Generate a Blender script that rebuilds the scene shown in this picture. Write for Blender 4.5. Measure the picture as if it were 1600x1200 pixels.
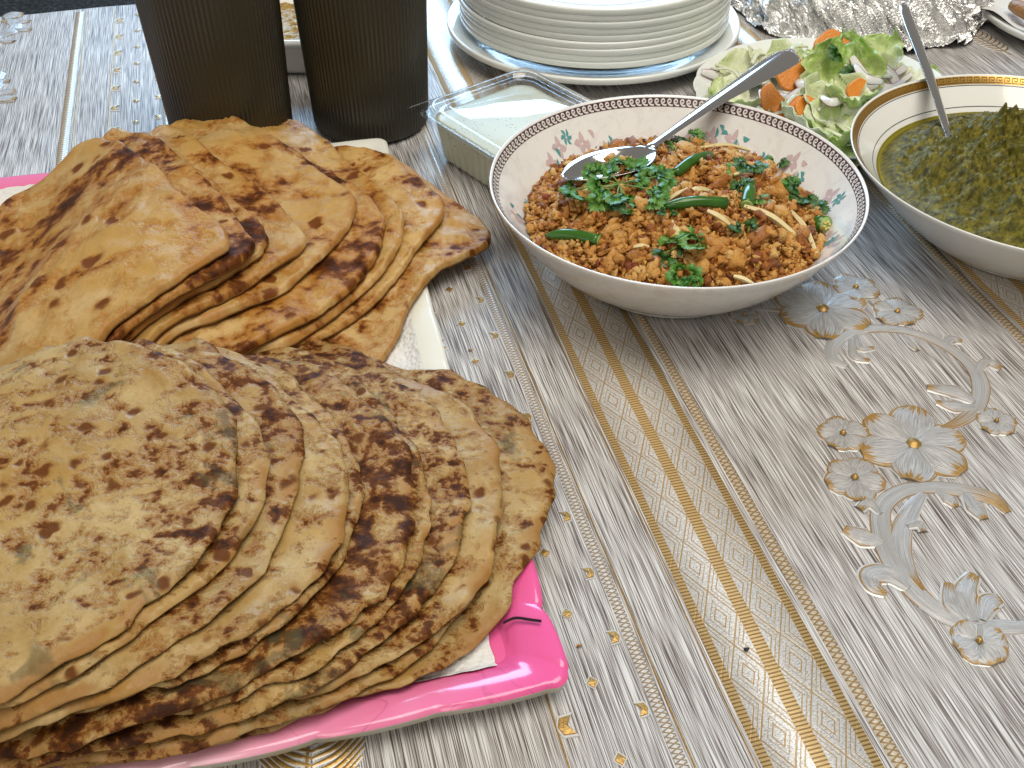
import bpy, math, random
import numpy as np
from mathutils import Vector

sc = bpy.context.scene
for o in list(bpy.data.objects):
    bpy.data.objects.remove(o)

# ------------------------------------------------------------------ camera
CAM_H, F_PX, PITCH = 0.40, 1650.0, 41.0
cd = bpy.data.cameras.new('camera')
cam = bpy.data.objects.new('camera', cd)
sc.collection.objects.link(cam)
cam.location = (0, 0, CAM_H)
cam.rotation_euler = (math.radians(90 - PITCH), 0, 0)
cd.sensor_fit = 'HORIZONTAL'
cd.sensor_width = 36.0
cd.lens = 36.0 * F_PX / 1600.0
cd.clip_start = 0.01
cd.clip_end = 100
sc.camera = cam

# ------------------------------------------------------------------ world + lamps (an indoor table: window behind, room light above)
w = bpy.data.worlds.new('World')
sc.world = w
w.use_nodes = True
bg = w.node_tree.nodes['Background']
bg.inputs[0].default_value = (1.0, 0.93, 0.84, 1)
bg.inputs[1].default_value = 0.24

def area(name, loc, target, sx, sy, power, col):
    ld = bpy.data.lights.new(name, 'AREA')
    ld.shape = 'RECTANGLE'
    ld.size, ld.size_y = sx, sy
    ld.energy = power
    ld.color = col
    ob = bpy.data.objects.new(name, ld)
    sc.collection.objects.link(ob)
    ob.location = loc
    ob.rotation_euler = (Vector(target) - Vector(loc)).to_track_quat('-Z', 'Y').to_euler()
    return ob

area('window_light', (-0.28, 3.1, 1.06), (0.0, 0.8, 0.0), 1.8, 1.05, 60, (0.40, 0.68, 1.0))
area('ceiling_light', (0.35, 0.42, 1.9), (0.05, 0.65, 0.0), 1.3, 1.3, 31, (1.0, 0.94, 0.84))
area('room_light', (-0.9, -1.7, 2.0), (0.0, 0.6, 0.0), 1.6, 1.2, 17, (1.0, 0.92, 0.80))

sc.view_settings.view_transform = 'Standard'
sc.view_settings.look = 'None'
sc.view_settings.gamma = 1
sc.view_settings.use_curve_mapping = False
sc.view_settings.exposure = 0.10
sc.render.engine = 'CYCLES'
sc.cycles.use_denoising = True
sc.cycles.max_bounces = 8
sc.cycles.transparent_max_bounces = 12
sc.cycles.caustics_reflective = False
sc.cycles.caustics_refractive = False
sc.cycles.sample_clamp_indirect = 6.0

# ------------------------------------------------------------------ measuring helpers (photo point + height -> place on the table)
_t = math.radians(PITCH)
FW = np.array([0, math.cos(_t), -math.sin(_t)])
RT = np.array([1.0, 0, 0])
UP = np.cross(RT, FW)
CC = np.array([0, 0, CAM_H])

def un(px, py, z=0.0):
    d = FW + ((px - 800) / F_PX) * RT - ((py - 600) / F_PX) * UP
    return CC + d * ((z - CAM_H) / d[2])

def proj(P):
    d = np.asarray(P) - CC
    zz = d @ FW
    return 800 + F_PX * (d @ RT) / zz, 600 - F_PX * (d @ UP) / zz

ANG = math.radians(-14.5)                      # direction of the cloth's stripes
DV = np.array([math.sin(ANG), math.cos(ANG)])
DU = np.array([DV[1], -DV[0]])

def uvw(u, v):
    return DU * u + DV * v

rng = np.random.default_rng(7)
random.seed(7)

# ------------------------------------------------------------------ mesh helpers
def mesh_obj(name, V, F, mats, parent=None, smooth=True, attrs=None, midx=None):
    me = bpy.data.meshes.new(name)
    V = np.asarray(V, float)
    me.from_pydata(V.tolist(), [], [list(map(int, f)) for f in F] if not isinstance(F, list) else F)
    if not isinstance(mats, (list, tuple)):
        mats = [mats]
    for m in mats:
        me.materials.append(m)
    if smooth:
        me.polygons.foreach_set('use_smooth', [True] * len(me.polygons))
    if midx is not None:
        me.polygons.foreach_set('material_index', list(map(int, midx)))
    for k, a in (attrs or {}).items():
        a = np.asarray(a, float)
        if a.ndim == 1:
            at = me.attributes.new(k, 'FLOAT', 'POINT')
            at.data.foreach_set('value', a)
        else:
            at = me.attributes.new(k, 'FLOAT_VECTOR', 'POINT')
            at.data.foreach_set('vector', a.ravel())
    me.update()
    ob = bpy.data.objects.new(name, me)
    sc.collection.objects.link(ob)
    if parent is not None:
        ob.parent = parent
    return ob

def tag(o, label=None, cat=None, group=None, kind=None):
    if label: o['label'] = label
    if cat: o['category'] = cat
    if group: o['group'] = group
    if kind: o['kind'] = kind
    return o

def empty(name, loc=(0, 0, 0)):
    # root of a thing; parts are built in table coordinates
    o = bpy.data.objects.new(name, None)
    sc.collection.objects.link(o)
    o.empty_display_size = 0.02
    return o

class MB:
    """collects pieces into one mesh"""
    def __init__(s):
        s.V, s.F, s.M, s.A, s.n = [], [], [], {}, 0
    def add(s, V, F, mi=0, **attrs):
        V = np.asarray(V, float)
        s.V.append(V)
        s.F += [[int(i) + s.n for i in f] for f in F]
        s.M += [mi] * len(F)
        for k, a in attrs.items():
            s.A.setdefault(k, []).append(np.asarray(a, float))
        s.n += len(V)
    def build(s, name, mats, parent=None, smooth=True):
        at = {k: np.concatenate(v) for k, v in s.A.items()}
        return mesh_obj(name, np.concatenate(s.V), s.F, mats, parent, smooth, at, s.M)

def grid_faces(nr, nc, closed=False):
    F = []
    for i in range(nr - 1):
        for j in range(nc if closed else nc - 1):
            k = (j + 1) % nc
            F.append([i * nc + j, i * nc + k, (i + 1) * nc + k, (i + 1) * nc + j])
    return F

def lathe(prof, nt, cx=0, cy=0, wob=None):
    prof = np.asarray(prof, float)
    th = np.linspace(0, 2 * math.pi, nt, endpoint=False)
    V = []
    for r, z in prof:
        rr = r * (wob(th, r, z) if wob else 1.0) if r > 1e-6 else np.zeros(nt) + 1e-6
        V.append(np.stack([cx + rr * np.cos(th), cy + rr * np.sin(th), np.full(nt, z)], 1))
    return np.concatenate(V), grid_faces(len(prof), nt, True)

def smooth_prof(pts, n=6):
    """Catmull-Rom through profile points"""
    P = np.asarray(pts, float)
    P = np.vstack([2 * P[0] - P[1], P, 2 * P[-1] - P[-2]])
    out = []
    for i in range(1, len(P) - 2):
        for t in np.linspace(0, 1, n, endpoint=False):
            a, b, c, d = P[i - 1], P[i], P[i + 1], P[i + 2]
            out.append(0.5 * ((2 * b) + (-a + c) * t + (2 * a - 5 * b + 4 * c - d) * t * t + (-a + 3 * b - 3 * c + d) * t ** 3))
    out.append(P[-2])
    return np.array(out)

class CosNoise:
    def __init__(s, wl, n=10, seed=0, spread=0.5):
        r = np.random.default_rng(seed)
        k = 2 * math.pi / (wl * (1 + spread * (r.random(n) - .5) * 2))
        a = r.random(n) * 2 * math.pi
        s.k = np.stack([k * np.cos(a), k * np.sin(a)], 1)
        s.p = r.random(n) * 2 * math.pi
        s.n = n
    def __call__(s, x, y):
        x = np.asarray(x, float); y = np.asarray(y, float)
        o = np.zeros(np.broadcast(x, y).shape)
        for (a, b), p in zip(s.k, s.p):
            o += np.cos(a * x + b * y + p)
        return o / math.sqrt(s.n / 2.0)          # about unit variance

class TriNoise(CosNoise):
    def __call__(s, x, y):
        o = np.zeros(np.broadcast(x, y).shape)
        for (a, b), p in zip(s.k, s.p):
            q = (a * x + b * y + p) / (2 * math.pi)
            o += np.abs((q % 1.0) * 2 - 1) * 2 - 1
        return o / math.sqrt(s.n / 2.0)

# ------------------------------------------------------------------ material helpers
class NB:
    def __init__(s, name):
        s.m = bpy.data.materials.new(name)
        s.m.use_nodes = True
        s.nt = s.m.node_tree
        s.b = s.nt.nodes['Principled BSDF']
        s.out = s.nt.nodes['Material Output']
    def node(s, t, ins=None, **pr):
        n = s.nt.nodes.new(t)
        for k, v in pr.items():
            setattr(n, k, v)
        for k, v in (ins or {}).items():
            s.set(n.inputs[k], v)
        return n
    def set(s, sock, v):
        if isinstance(v, bpy.types.NodeSocket):
            s.nt.links.new(v, sock)
        else:
            if sock.type == 'RGBA' and len(v) == 3:
                v = (*v, 1)
            sock.default_value = v
    def attr(s, name, out='Vector'):
        return s.node('ShaderNodeAttribute', attribute_name=name).outputs[out]
    def math(s, op, a, b=0.0, c=0.0, clamp=False):
        n = s.node('ShaderNodeMath', operation=op, use_clamp=clamp)
        s.set(n.inputs[0], a); s.set(n.inputs[1], b)
        if len(n.inputs) > 2: s.set(n.inputs[2], c)
        return n.outputs[0]
    def noise(s, vec, scale, det=3.0, rough=0.55, dist=0.0):
        n = s.node('ShaderNodeTexNoise', {'Vector': vec, 'Scale': scale, 'Detail': det, 'Roughness': rough, 'Distortion': dist})
        return n.outputs['Fac']
    def vscale(s, vec, sx, sy, sz, off=(0, 0, 0)):
        n = s.node('ShaderNodeMapping', {'Vector': vec, 'Scale': (sx, sy, sz), 'Location': off})
        return n.outputs[0]
    def step(s, v, lo, hi):
        n = s.node('ShaderNodeMapRange', {'Value': v, 'From Min': lo, 'From Max': hi}, interpolation_type='SMOOTHSTEP')
        return n.outputs[0]
    def ramp(s, v, stops, interp='LINEAR'):
        n = s.node('ShaderNodeValToRGB', {'Fac': v})
        cr = n.color_ramp
        cr.interpolation = interp
        while len(cr.elements) > 1:
            cr.elements.remove(cr.elements[-1])
        for i, (p, c) in enumerate(stops):
            e = cr.elements[0] if i == 0 else cr.elements.new(p)
            e.position = p
            e.color = (*c, 1)
        return n.outputs[0]
    def mix(s, f, a, b):
        n = s.node('ShaderNodeMix', data_type='RGBA')
        s.set(n.inputs[0], f); s.set(n.inputs[6], a); s.set(n.inputs[7], b)
        return n.outputs[2]
    def sep(s, v):
        n = s.node('ShaderNodeSeparateXYZ', {0: v})
        return n.outputs[0], n.outputs[1], n.outputs[2]
    def bump(s, h, dist=0.001, strength=1.0):
        n = s.node('ShaderNodeBump', {'Height': h, 'Distance': dist, 'Strength': strength})
        s.set(s.b.inputs['Normal'], n.outputs[0])
    def p(s, **kw):
        names = {'col': 'Base Color', 'rough': 'Roughness', 'metal': 'Metallic', 'spec': 'Specular IOR Level', 'coat': 'Coat Weight',
                 'coatr': 'Coat Roughness', 'trans': 'Transmission Weight', 'sss': 'Subsurface Weight', 'ior': 'IOR', 'alpha': 'Alpha'}
        for k, v in kw.items():
            s.set(s.b.inputs[names[k]], v)
        return s.m

def simple(name, col, rough=0.5, metal=0.0, vary=0.0, scale=60, bump=0.0, bscale=300, **kw):
    n = NB(name)
    g = n.node('ShaderNodeTexCoord').outputs['Object']
    c = col
    if vary:
        f = n.noise(g, scale, 4)
        c = n.mix(f, tuple(x * (1 - vary) for x in col), tuple(min(1, x * (1 + vary)) for x in col))
    if bump:
        n.bump(n.noise(g, bscale, 4), bump)
    return n.p(col=c, rough=rough, metal=metal, **kw)

# ---- cloth
def m_cloth():
    n = NB('woven_print_vinyl')
    p = n.attr('bco')
    u, v, _ = n.sep(p)
    a = n.noise(n.vscale(p, 2100, 19, 1), 1.0, 1.5, 0.5)
    b = n.noise(n.vscale(p, 3600, 42, 1, (3, 9, 0)), 1.0, 1.0, 0.5)
    c = n.noise(n.vscale(p, 1100, 14, 1, (7, 1, 0)), 1.0, 2)
    s = n.math('ADD', n.math('MULTIPLY', a, 0.50), n.math('ADD', n.math('MULTIPLY', b, 0.36), n.math('MULTIPLY', c, 0.14)))
    col = n.ramp(s, [(0.0, (0.07, 0.052, 0.046)), (0.425, (0.105, 0.082, 0.074)), (0.462, (0.24, 0.215, 0.205)), (0.505, (0.42, 0.40, 0.39)), (0.555, (0.66, 0.66, 0.655)), (1, (0.78, 0.79, 0.79))])
    n.bump(n.math('ADD', s, n.math('MULTIPLY', n.noise(p, 60, 2), 0.15)), 0.0009, 0.4)
    return n.p(col=col, rough=0.40, spec=0.32)

SILVER = (0.56, 0.555, 0.55)
GOLD = (0.50, 0.29, 0.075)

def m_band():
    """wide foil band: two columns of diamonds between three gold ladders (x across 0..1, y along in metres)"""
    n = NB('diamond_foil_print')
    p = n.attr('bco')
    u, v, _ = n.sep(p)
    # ladders centred on u = 0, .5, 1
    du = n.math('ABSOLUTE', n.math('SUBTRACT', n.math('MODULO', n.math('ADD', u, 0.25), 0.5), 0.25))
    edge = n.math('MINIMUM', u, n.math('SUBTRACT', 1.0, u))
    lad = n.math('MAXIMUM', n.math('LESS_THAN', du, 0.062), n.math('LESS_THAN', edge, 0.105))
    rung = n.step(n.math('PINGPONG', v, 0.00095), 0.00022, 0.00048)
    pitch = 0.031
    vv = n.math('ABSOLUTE', n.math('SUBTRACT', n.math('MODULO', n.math('ADD', v, 5 * pitch), pitch), pitch / 2))
    vv = n.math('DIVIDE', vv, pitch / 2)
    uc = n.math('ABSOLUTE', n.math('SUBTRACT', n.math('ABSOLUTE', n.math('SUBTRACT', u, 0.5)), 0.228))
    d = n.math('ADD', vv, n.math('DIVIDE', uc, 0.166))
    st = n.noise(n.vscale(p, 12, 560, 1), 1.0, 3, 0.7)
    dj = n.math('ADD', d, n.math('MULTIPLY', n.math('SUBTRACT', st, 0.5), 0.06))
    def ln(at, w):
        return n.math('SUBTRACT', 1.0, n.step(n.math('ABSOLUTE', n.math('SUBTRACT', dj, at)), w * 0.55, w))
    line = n.math('MAXIMUM', n.math('MAXIMUM', ln(1.0, 0.065), ln(0.36, 0.055)), n.math('MAXIMUM', ln(0.62, 0.03), n.math('MAXIMUM', ln(1.25, 0.035), ln(1.52, 0.05))))
    stip = n.noise(n.vscale(p, 42, 1300, 1), 1.0, 2, 0.7)
    sil = n.ramp(stip, [(0.34, (0.36, 0.34, 0.31)), (0.50, (0.62, 0.615, 0.60)), (0.70, (0.84, 0.84, 0.84))])
    dcol = n.mix(n.math('MULTIPLY', line, 0.85), sil, (0.44, 0.27, 0.07))
    rcol = n.mix(rung, (0.24, 0.135, 0.045), (0.60, 0.42, 0.18))
    col = n.mix(lad, dcol, rcol)
    h = n.math('ADD', n.math('MULTIPLY', n.math('MULTIPLY', lad, rung), 0.8), n.math('ADD', n.math('MULTIPLY', stip, 0.6), n.math('MULTIPLY', line, -0.5)))
    n.bump(h, 0.0007, 0.5)
    return n.p(col=col, rough=0.27, metal=0.25, coat=0.55, coatr=0.16)

def m_hatch(name, a, b, sc_v):
    n = NB(name)
    p = n.attr('bco')
    u, v, _ = n.sep(p)
    q = n.math('ADD', n.math('MULTIPLY', v, sc_v), n.math('MULTIPLY', u, 0.9))
    q2 = n.math('SUBTRACT', n.math('MULTIPLY', v, sc_v), n.math('MULTIPLY', u, 0.9))
    l = n.math('MINIMUM', n.math('PINGPONG', q, 0.5), n.math('PINGPONG', q2, 0.5))
    st = n.noise(n.vscale(p, 20, 900, 1), 1.0, 2)
    f = n.math('ADD', n.step(l, 0.05, 0.2), n.math('MULTIPLY', n.math('SUBTRACT', st, 0.5), 0.9), clamp=True)
    n.bump(n.math('ADD', f, n.math('MULTIPLY', st, 0.5)), 0.0008, 0.6)
    return n.p(col=n.mix(f, a, b), rough=0.27, metal=0.25, coat=0.5, coatr=0.16)

def m_motif():
    n = NB('silver_gold_foil')
    p = n.attr('bco')                 # x across -1..1, y along 0..1, z seed
    u, v, z = n.sep(p)
    st = n.noise(n.vscale(p, 9, 1.6, 7), 1.0, 2, 0.6)
    fine = n.noise(n.vscale(p, 22, 2.5, 7), 1.0, 3, 0.7)
    sil = n.ramp(fine, [(0.3, (0.27, 0.265, 0.26)), (0.50, (0.46, 0.455, 0.45)), (0.72, (0.70, 0.70, 0.70))])
    e = n.math('MAXIMUM', n.math('MULTIPLY', n.math('SUBTRACT', n.math('ABSOLUTE', u), 0.80), 3.6), n.math('MULTIPLY', n.math('SUBTRACT', v, 0.80), 4.2))
    g = n.step(n.math('ADD', e, n.math('MULTIPLY', n.math('SUBTRACT', st, 0.55), 3.0)), 0.05, 0.25)
    g = n.math('MULTIPLY', g, n.math('GREATER_THAN', v, 0.30))
    n.bump(fine, 0.0008, 0.6)
    return n.p(col=n.mix(g, sil, (0.38, 0.215, 0.045)), rough=0.27, metal=0.25, coat=0.5, coatr=0.16)

M_CLOTH, M_BAND, M_MOTIF = m_cloth(), m_band(), m_motif()
M_GOLD = simple('gold_foil', (0.42, 0.26, 0.08), 0.3, 0.6, 0.25, 400, 0.0003, 900)
M_HATCHG = m_hatch('gold_hatch_foil', (0.34, 0.20, 0.06), (0.62, 0.54, 0.42), 330)
M_HATCHS = m_hatch('silver_hatch_foil', (0.36, 0.24, 0.11), (0.74, 0.73, 0.72), 400)
M_EDGE = simple('clear_white_print_edge', (0.56, 0.56, 0.56), 0.3, 0.2, 0.1, 300)

# ---- breads
def m_bread(name, seed, pale, tan, kind, amount, spot=1.0):
    n = NB(name)
    p0 = n.attr('bco')
    p = n.node('ShaderNodeVectorMath', {0: p0, 1: (seed * 1.37, seed * 0.71, seed * 2.1)}, operation='ADD').outputs[0]
    rho = n.attr('rho', 'Fac')
    big = n.noise(p, 13, 3, 0.5)
    mott = n.noise(p, 34, 4, 0.6, 0.4)
    fine = n.noise(p, 420, 4, 0.65)
    grit = n.noise(p, 1500, 2, 0.6)
    base = n.ramp(n.math('ADD', n.math('MULTIPLY', mott, 0.75), n.math('MULTIPLY', fine, 0.25)),
                  [(0.36, tan), (0.50, tuple((a + b) / 2 for a, b in zip(pale, tan))), (0.63, pale), (0.8, tuple(min(1, x * 1.12) for x in pale))])
    yel = n.step(n.noise(n.vscale(p, 1, 1, 1, (5, 3, 0)), 21, 3, 0.55, 0.5), 0.44, 0.64)
    rnd = kind == 'round'
    base = n.mix(n.math('MULTIPLY', yel, 0.55 if rnd else 0.6), base, (0.40, 0.235, 0.062) if rnd else (0.46, 0.255, 0.055))
    mid = n.noise(n.vscale(p, 1.0, 1.3, 1), (78 if rnd else 23) * spot, 4.5, 0.58, 0.35)
    sm = n.noise(p, (190 if rnd else 90) * spot, 4, 0.62, 0.2)
    c = n.math('ADD', n.math('MULTIPLY', mid, 0.62), n.math('ADD', n.math('MULTIPLY', big, 0.26), n.math('MULTIPLY', sm, 0.34)))
    t = (0.676 if rnd else 0.672) - amount
    halo = n.step(c, t - 0.085, t + 0.03)
    char = n.step(c, t - 0.002, t + (0.048 if rnd else 0.065))
    dark = n.step(c, t + 0.035, t + 0.12)
    # separate small round blisters
    vo = n.node('ShaderNodeTexVoronoi', {'Vector': n.node('ShaderNodeVectorMath', {0: p, 1: n.node('ShaderNodeVectorMath', {0: n.node('ShaderNodeTexNoise', {'Vector': p, 'Scale': 90.0}).outputs['Color'], 'Scale': 0.010}, operation='SCALE').outputs[0]}, operation='ADD').outputs[0],
                                        'Scale': (88.0 if rnd else 64.0) * spot, 'Randomness': 1.0})
    pick = n.step(n.math('ADD', n.math('MULTIPLY', n.node('ShaderNodeSeparateColor', {0: vo.outputs['Color']}).outputs[0], 0.45), n.noise(n.vscale(p, 1, 1, 1, (2, 8, 0)), 17, 2)), 0.80 - amount * 1.5, 0.90 - amount * 1.5)
    bl = n.math('MULTIPLY', n.math('SUBTRACT', 1.0, n.step(vo.outputs['Distance'], 0.12, 0.50)), pick)
    halo = n.math('MAXIMUM', halo, n.math('MULTIPLY', bl, 0.9))
    char = n.math('MAXIMUM', char, n.step(bl, 0.35, 0.95))
    gold, brown, black = ((0.29, 0.115, 0.017), (0.105, 0.030, 0.006), (0.026, 0.009, 0.005)) if rnd else ((0.36, 0.135, 0.016), (0.125, 0.032, 0.006), (0.028, 0.009, 0.005))
    hw = 0.80
    rim = n.math('MULTIPLY', n.step(rho, 0.90, 0.985), n.step(n.noise(n.vscale(p, 1, 1, 1, (9, 1, 4)), 36, 3), 0.44, 0.60))
    halo = n.math('MAXIMUM', halo, n.math('MULTIPLY', rim, 0.8))
    c1 = n.mix(n.math('MULTIPLY', halo, hw), base, gold)
    c2 = n.mix(n.math('MULTIPLY', char, 0.90), c1, brown)
    c3 = n.mix(n.math('MULTIPLY', dark, 0.85), c2, black)
    if kind == 'round':
        her = n.noise(p, 38, 3, 0.6, 0.6)
        hm = n.noise(p, 9.5, 1)
        g = n.math('MULTIPLY', n.step(her, 0.56, 0.66), n.step(hm, 0.45, 0.58))
        c3 = n.mix(n.math('MULTIPLY', g, 0.55), c3, (0.085, 0.080, 0.035))
    # dry floury sprinkle of pale specks
    fl = n.step(grit, 0.66, 0.76)
    c3 = n.mix(n.math('MULTIPLY', fl, 0.22), c3, (0.62, 0.46, 0.24))
    h = n.math('ADD', n.math('MULTIPLY', mott, 1.1), n.math('ADD', n.math('MULTIPLY', halo, 0.55), n.math('ADD', n.math('MULTIPLY', fine, 0.11), n.math('MULTIPLY', grit, 0.05))))
    n.bump(h, 0.0030 if rnd else 0.0026, 0.62)
    r = n.math('ADD', n.math('ADD', 0.27, n.math('MULTIPLY', mott, 0.28)), n.math('MULTIPLY', char, 0.12))
    return n.p(col=c3, rough=r, spec=n.math('SUBTRACT', 0.27, n.math('MULTIPLY', char, 0.17)))

# ------------------------------------------------------------------ setting: floor + tablecloth
def m_carpet():
    n = NB('dark_speckled_carpet')
    g = n.node('ShaderNodeTexCoord').outputs['Object']
    f = n.noise(g, 90, 5, 0.8)
    n.bump(f, 0.01)
    return n.p(col=n.ramp(f, [(0.4, (0.012, 0.013, 0.014)), (0.55, (0.05, 0.052, 0.052)), (0.68, (0.16, 0.165, 0.165))]), rough=0.9)
fl = mesh_obj('floor', [(-4, -2, -.72), (4, -2, -.72), (4, 6, -.72), (-4, 6, -.72)], [[0, 1, 2, 3]], m_carpet(), smooth=False)
tag(fl, kind='structure')

_w1, _w2 = CosNoise(0.16, 8, 3), CosNoise(0.07, 8, 4)
def cz(x, y):
    return 0.00035 * _w1(x, y) + 0.00012 * _w2(x, y) - 0.0008

def build_cloth():
    us = np.linspace(-0.80, 1.10, 191)
    vs = np.concatenate([np.linspace(-0.10, 1.087, 121), [1.0905, 1.0935, 1.095, 1.096, 1.097]])
    U, Vv = np.meshgrid(us, vs)
    X = DU[0] * U + DV[0] * np.minimum(Vv, 1.0965); Y = DU[1] * U + DV[1] * np.minimum(Vv, 1.0965)
    Z = cz(X, Y)
    drop = {-4: 0.0006, -3: 0.0024, -2: 0.006, -1: 0.22, -5: 0.0}
    for k, d in drop.items():
        Z[k] -= d
    V = np.stack([X.ravel(), Y.ravel(), Z.ravel()], 1)
    return mesh_obj('tablecloth', V, grid_faces(len(vs), len(us)), M_CLOTH, attrs={'bco': np.stack([U.ravel(), Vv.ravel(), 0 * U.ravel()], 1)})
cloth = tag(build_cloth(), 'grey streaked vinyl tablecloth with silver and gold foil bands', 'tablecloth', kind='structure')

def strip(name, u0, u1, v0, v1, mat, unit, dz=0.0004, nv=60):
    """a foil band lying on the cloth, slightly proud"""
    vs = np.linspace(v0, v1, nv)
    V, A = [], []
    cols = [(u0, -0.0004, 0.0), (u0 + 0.0003, dz, 0.02), ((u0 + u1) / 2, dz * 1.15, 0.5), (u1 - 0.0003, dz, 0.98), (u1, -0.0004, 1.0)]
    for v in vs:
        for u, d, t in cols:
            P = uvw(u, v)
            V.append((P[0], P[1], cz(P[0], P[1]) + d))
            A.append((t if unit else u, v, 0))
    return mesh_obj(name, V, grid_faces(nv, 5), mat, cloth, attrs={'bco': A})

for off in (0.0, -0.198):
    v1 = 1.084
    v0 = 0.0 if off == 0 else 0.3
    strip('diamond_band', 0.1545 + off, 0.2030 + off, v0, v1, M_BAND, True)
    strip('hatched_band', 0.2065 + off, 0.2125 + off, v0, v1, M_HATCHG, True)
    strip('silver_band', 0.1205 + off, 0.1262 + off, v0, v1, M_HATCHS, True)
    strip('gold_line', 0.1275 + off, 0.1287 + off, v0, v1, M_GOLD, True)
    strip('gold_line', 0.1520 + off, 0.1530 + off, v0, v1, M_GOLD, True)
    strip('gold_line', 0.0775 + off, 0.0787 + off, v0, v1, M_GOLD, True)
strip('hatched_band', -0.1570, -0.1490, 0.3, 1.084, M_HATCHG, True)
strip('gold_line', -0.1470, -0.1458, 0.3, 1.084, M_GOLD, True)
strip('hatched_band', 0.4230, 0.4300, 0.0, 1.084, M_HATCHG, True)
strip('diamond_band', 0.4330, 0.4815, 0.0, 1.084, M_BAND, True)

def motif_poly(outline, mi_in=0):
    """raised flat motif: white edge plinth + foil top"""
    P = np.array(outline)
    c = P.mean(0)
    n = len(P)
    mb = MB()
    z = cz(c[0], c[1])
    def ring(k, dz):
        q = c + (P - c) * k
        return np.c_[q, np.full(n, z + dz)]
    V = np.vstack([ring(1.30, 0.00005), ring(1.22, 0.0004), ring(1.0, 0.0004)])
    mb.add(V, grid_faces(3, n, True), 0, bco=np.zeros((len(V), 3)))
    V = np.vstack([ring(1.0, 0.00042), ring(0.92, 0.0007), ring(0.05, 0.0010)])
    mb.add(V, grid_faces(3, n, True) + [list(range(2 * n, 3 * n))], 1, bco=np.zeros((len(V), 3)))
    return mb

def fishtail(u, v, s=0.0033, flip=1):
    pts = [(1.0, 0.75), (0.25, 0.15), (-0.9, 1.0), (-0.45, 0.0), (-0.9, -1.0), (0.25, -0.95), (1.0, -0.35)]
    pts = [(-1.0, 1.05), (0.55, 0.95), (1.0, 0.0), (0.55, -0.95), (-1.0, -1.05), (-0.25, 0.0)]
    o = [uvw(u + flip * a * s * 0.8, v + b * s) for a, b in pts]
    return motif_poly(o).build('fishtail_motif', [M_EDGE, M_GOLD], cloth, False)
def diamond(u, v, s=0.0026):
    o = [uvw(u + a * s, v + b * s * 1.15) for a, b in ((1, 0), (0, 1), (-1, 0), (0, -1))]
    return motif_poly(o).build('diamond_motif', [M_EDGE, M_GOLD], cloth, False)

for k in range(24):
    v = 0.2275 + 0.0378 * k
    if v < 0.62 or v > 0.76:
        fishtail(0.1165, v, 0.0031, 1)
    vd = 0.2075 + 0.0377 * k
    if vd < 0.60:
        diamond(0.0995, vd)
    if v < 0.57:
        fishtail(0.0822, v, 0.0044, -1)
    if 0.80 < v < 1.07:
        fishtail(-0.1155, v - 0.006, 0.0044, -1)
        diamond(-0.0987, v + 0.004)
        fishtail(-0.0808, v + 0.008, 0.0031, 1)

def ribbon(mb, pts, widths, dome=0.0010, n=None, seed=0.0, edge=0.0011, base=0.0):
    """domed foil stroke along a path of table points"""
    P = smooth_prof(pts, 7) if len(pts) > 2 else np.array([np.array(pts[0]) + (np.array(pts[1]) - np.array(pts[0])) * t for t in np.linspace(0, 1, 9)])
    m = len(P)
    T = np.gradient(P, axis=0)
    T /= np.linalg.norm(T, axis=1)[:, None] + 1e-9
    Nn = np.stack([-T[:, 1], T[:, 0]], 1)
    tt = np.linspace(0, 1, m)
    W = np.interp(tt, np.linspace(0, 1, len(widths)), widths)
    for lay in (0, 1):
        ss = np.linspace(-1, 1, 7)
        V, A = [], []
        for i in range(m):
            ww = W[i] + (edge if lay == 0 else 0)
            for s in ss:
                q = P[i] + Nn[i] * s * ww
                if lay == 0:
                    dz = 0.00025 if abs(s) < 0.9 else -0.0003
                else:
                    dz = 0.0003 + dome * (1 - s * s) * min(1, W[i] / 0.003)
                V.append((q[0], q[1], cz(q[0], q[1]) + dz + base))
                A.append((s, tt[i], seed))
        mb.add(V, grid_faces(m, 7), lay, bco=A)

PETW = [0.10, 0.42, 0.75, 0.97, 1.0, 0.84, 0.40]
def flower(px, py, R, npet=5, rot=0.0, parent=None):
    c = un(px, py, 0)[:2]
    mb = MB()
    for k in range(npet):
        a = rot + 2 * math.pi * k / npet
        d = np.array([math.cos(a), math.sin(a)])
        e = np.array([-d[1], d[0]])
        Rk = R * (0.92 + 0.16 * random.random())
        pts = [c + d * Rk * 0.08, c + d * Rk * 0.5 + e * Rk * 0.03, c + d * Rk]
        wd = Rk * math.tan(math.pi / npet) * 0.74
        ribbon(mb, pts, [wd * q for q in PETW], 0.0010, seed=k * 1.7 + px, edge=0.0012, base=0.00012 * k)
    th = np.linspace(0, 2 * math.pi, 12, endpoint=False)
    r = R * 0.13
    V = [(c[0] + r * math.cos(t), c[1] + r * math.sin(t), cz(*c) + 0.0016) for t in th] + [(c[0] + r * 0.5 * math.cos(t), c[1] + r * 0.5 * math.sin(t), cz(*c) + 0.0032) for t in th]
    mb.add(V, grid_faces(2, 12, True) + [list(range(12, 24))], 2, bco=np.zeros((24, 3)))
    return mb.build('flower_motif', [M_EDGE, M_MOTIF, M_GOLD], cloth)

for a in [(1285, 482, .031, 6, .35), (1428, 693, .0315, 6, .2), (1337, 449, .0150, 5, .6), (1402, 487, .0150, 5, 0), (1317, 678, .0145, 5, .3),
          (1335, 748, .0160, 5, .9), (1530, 1002, .0130, 4, .4), (1557, 658, .0110, 5, .1), (1163, 492, .0095, 5, .5), (1090, 20, .016, 5, .2)]:
    flower(*a)

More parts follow.
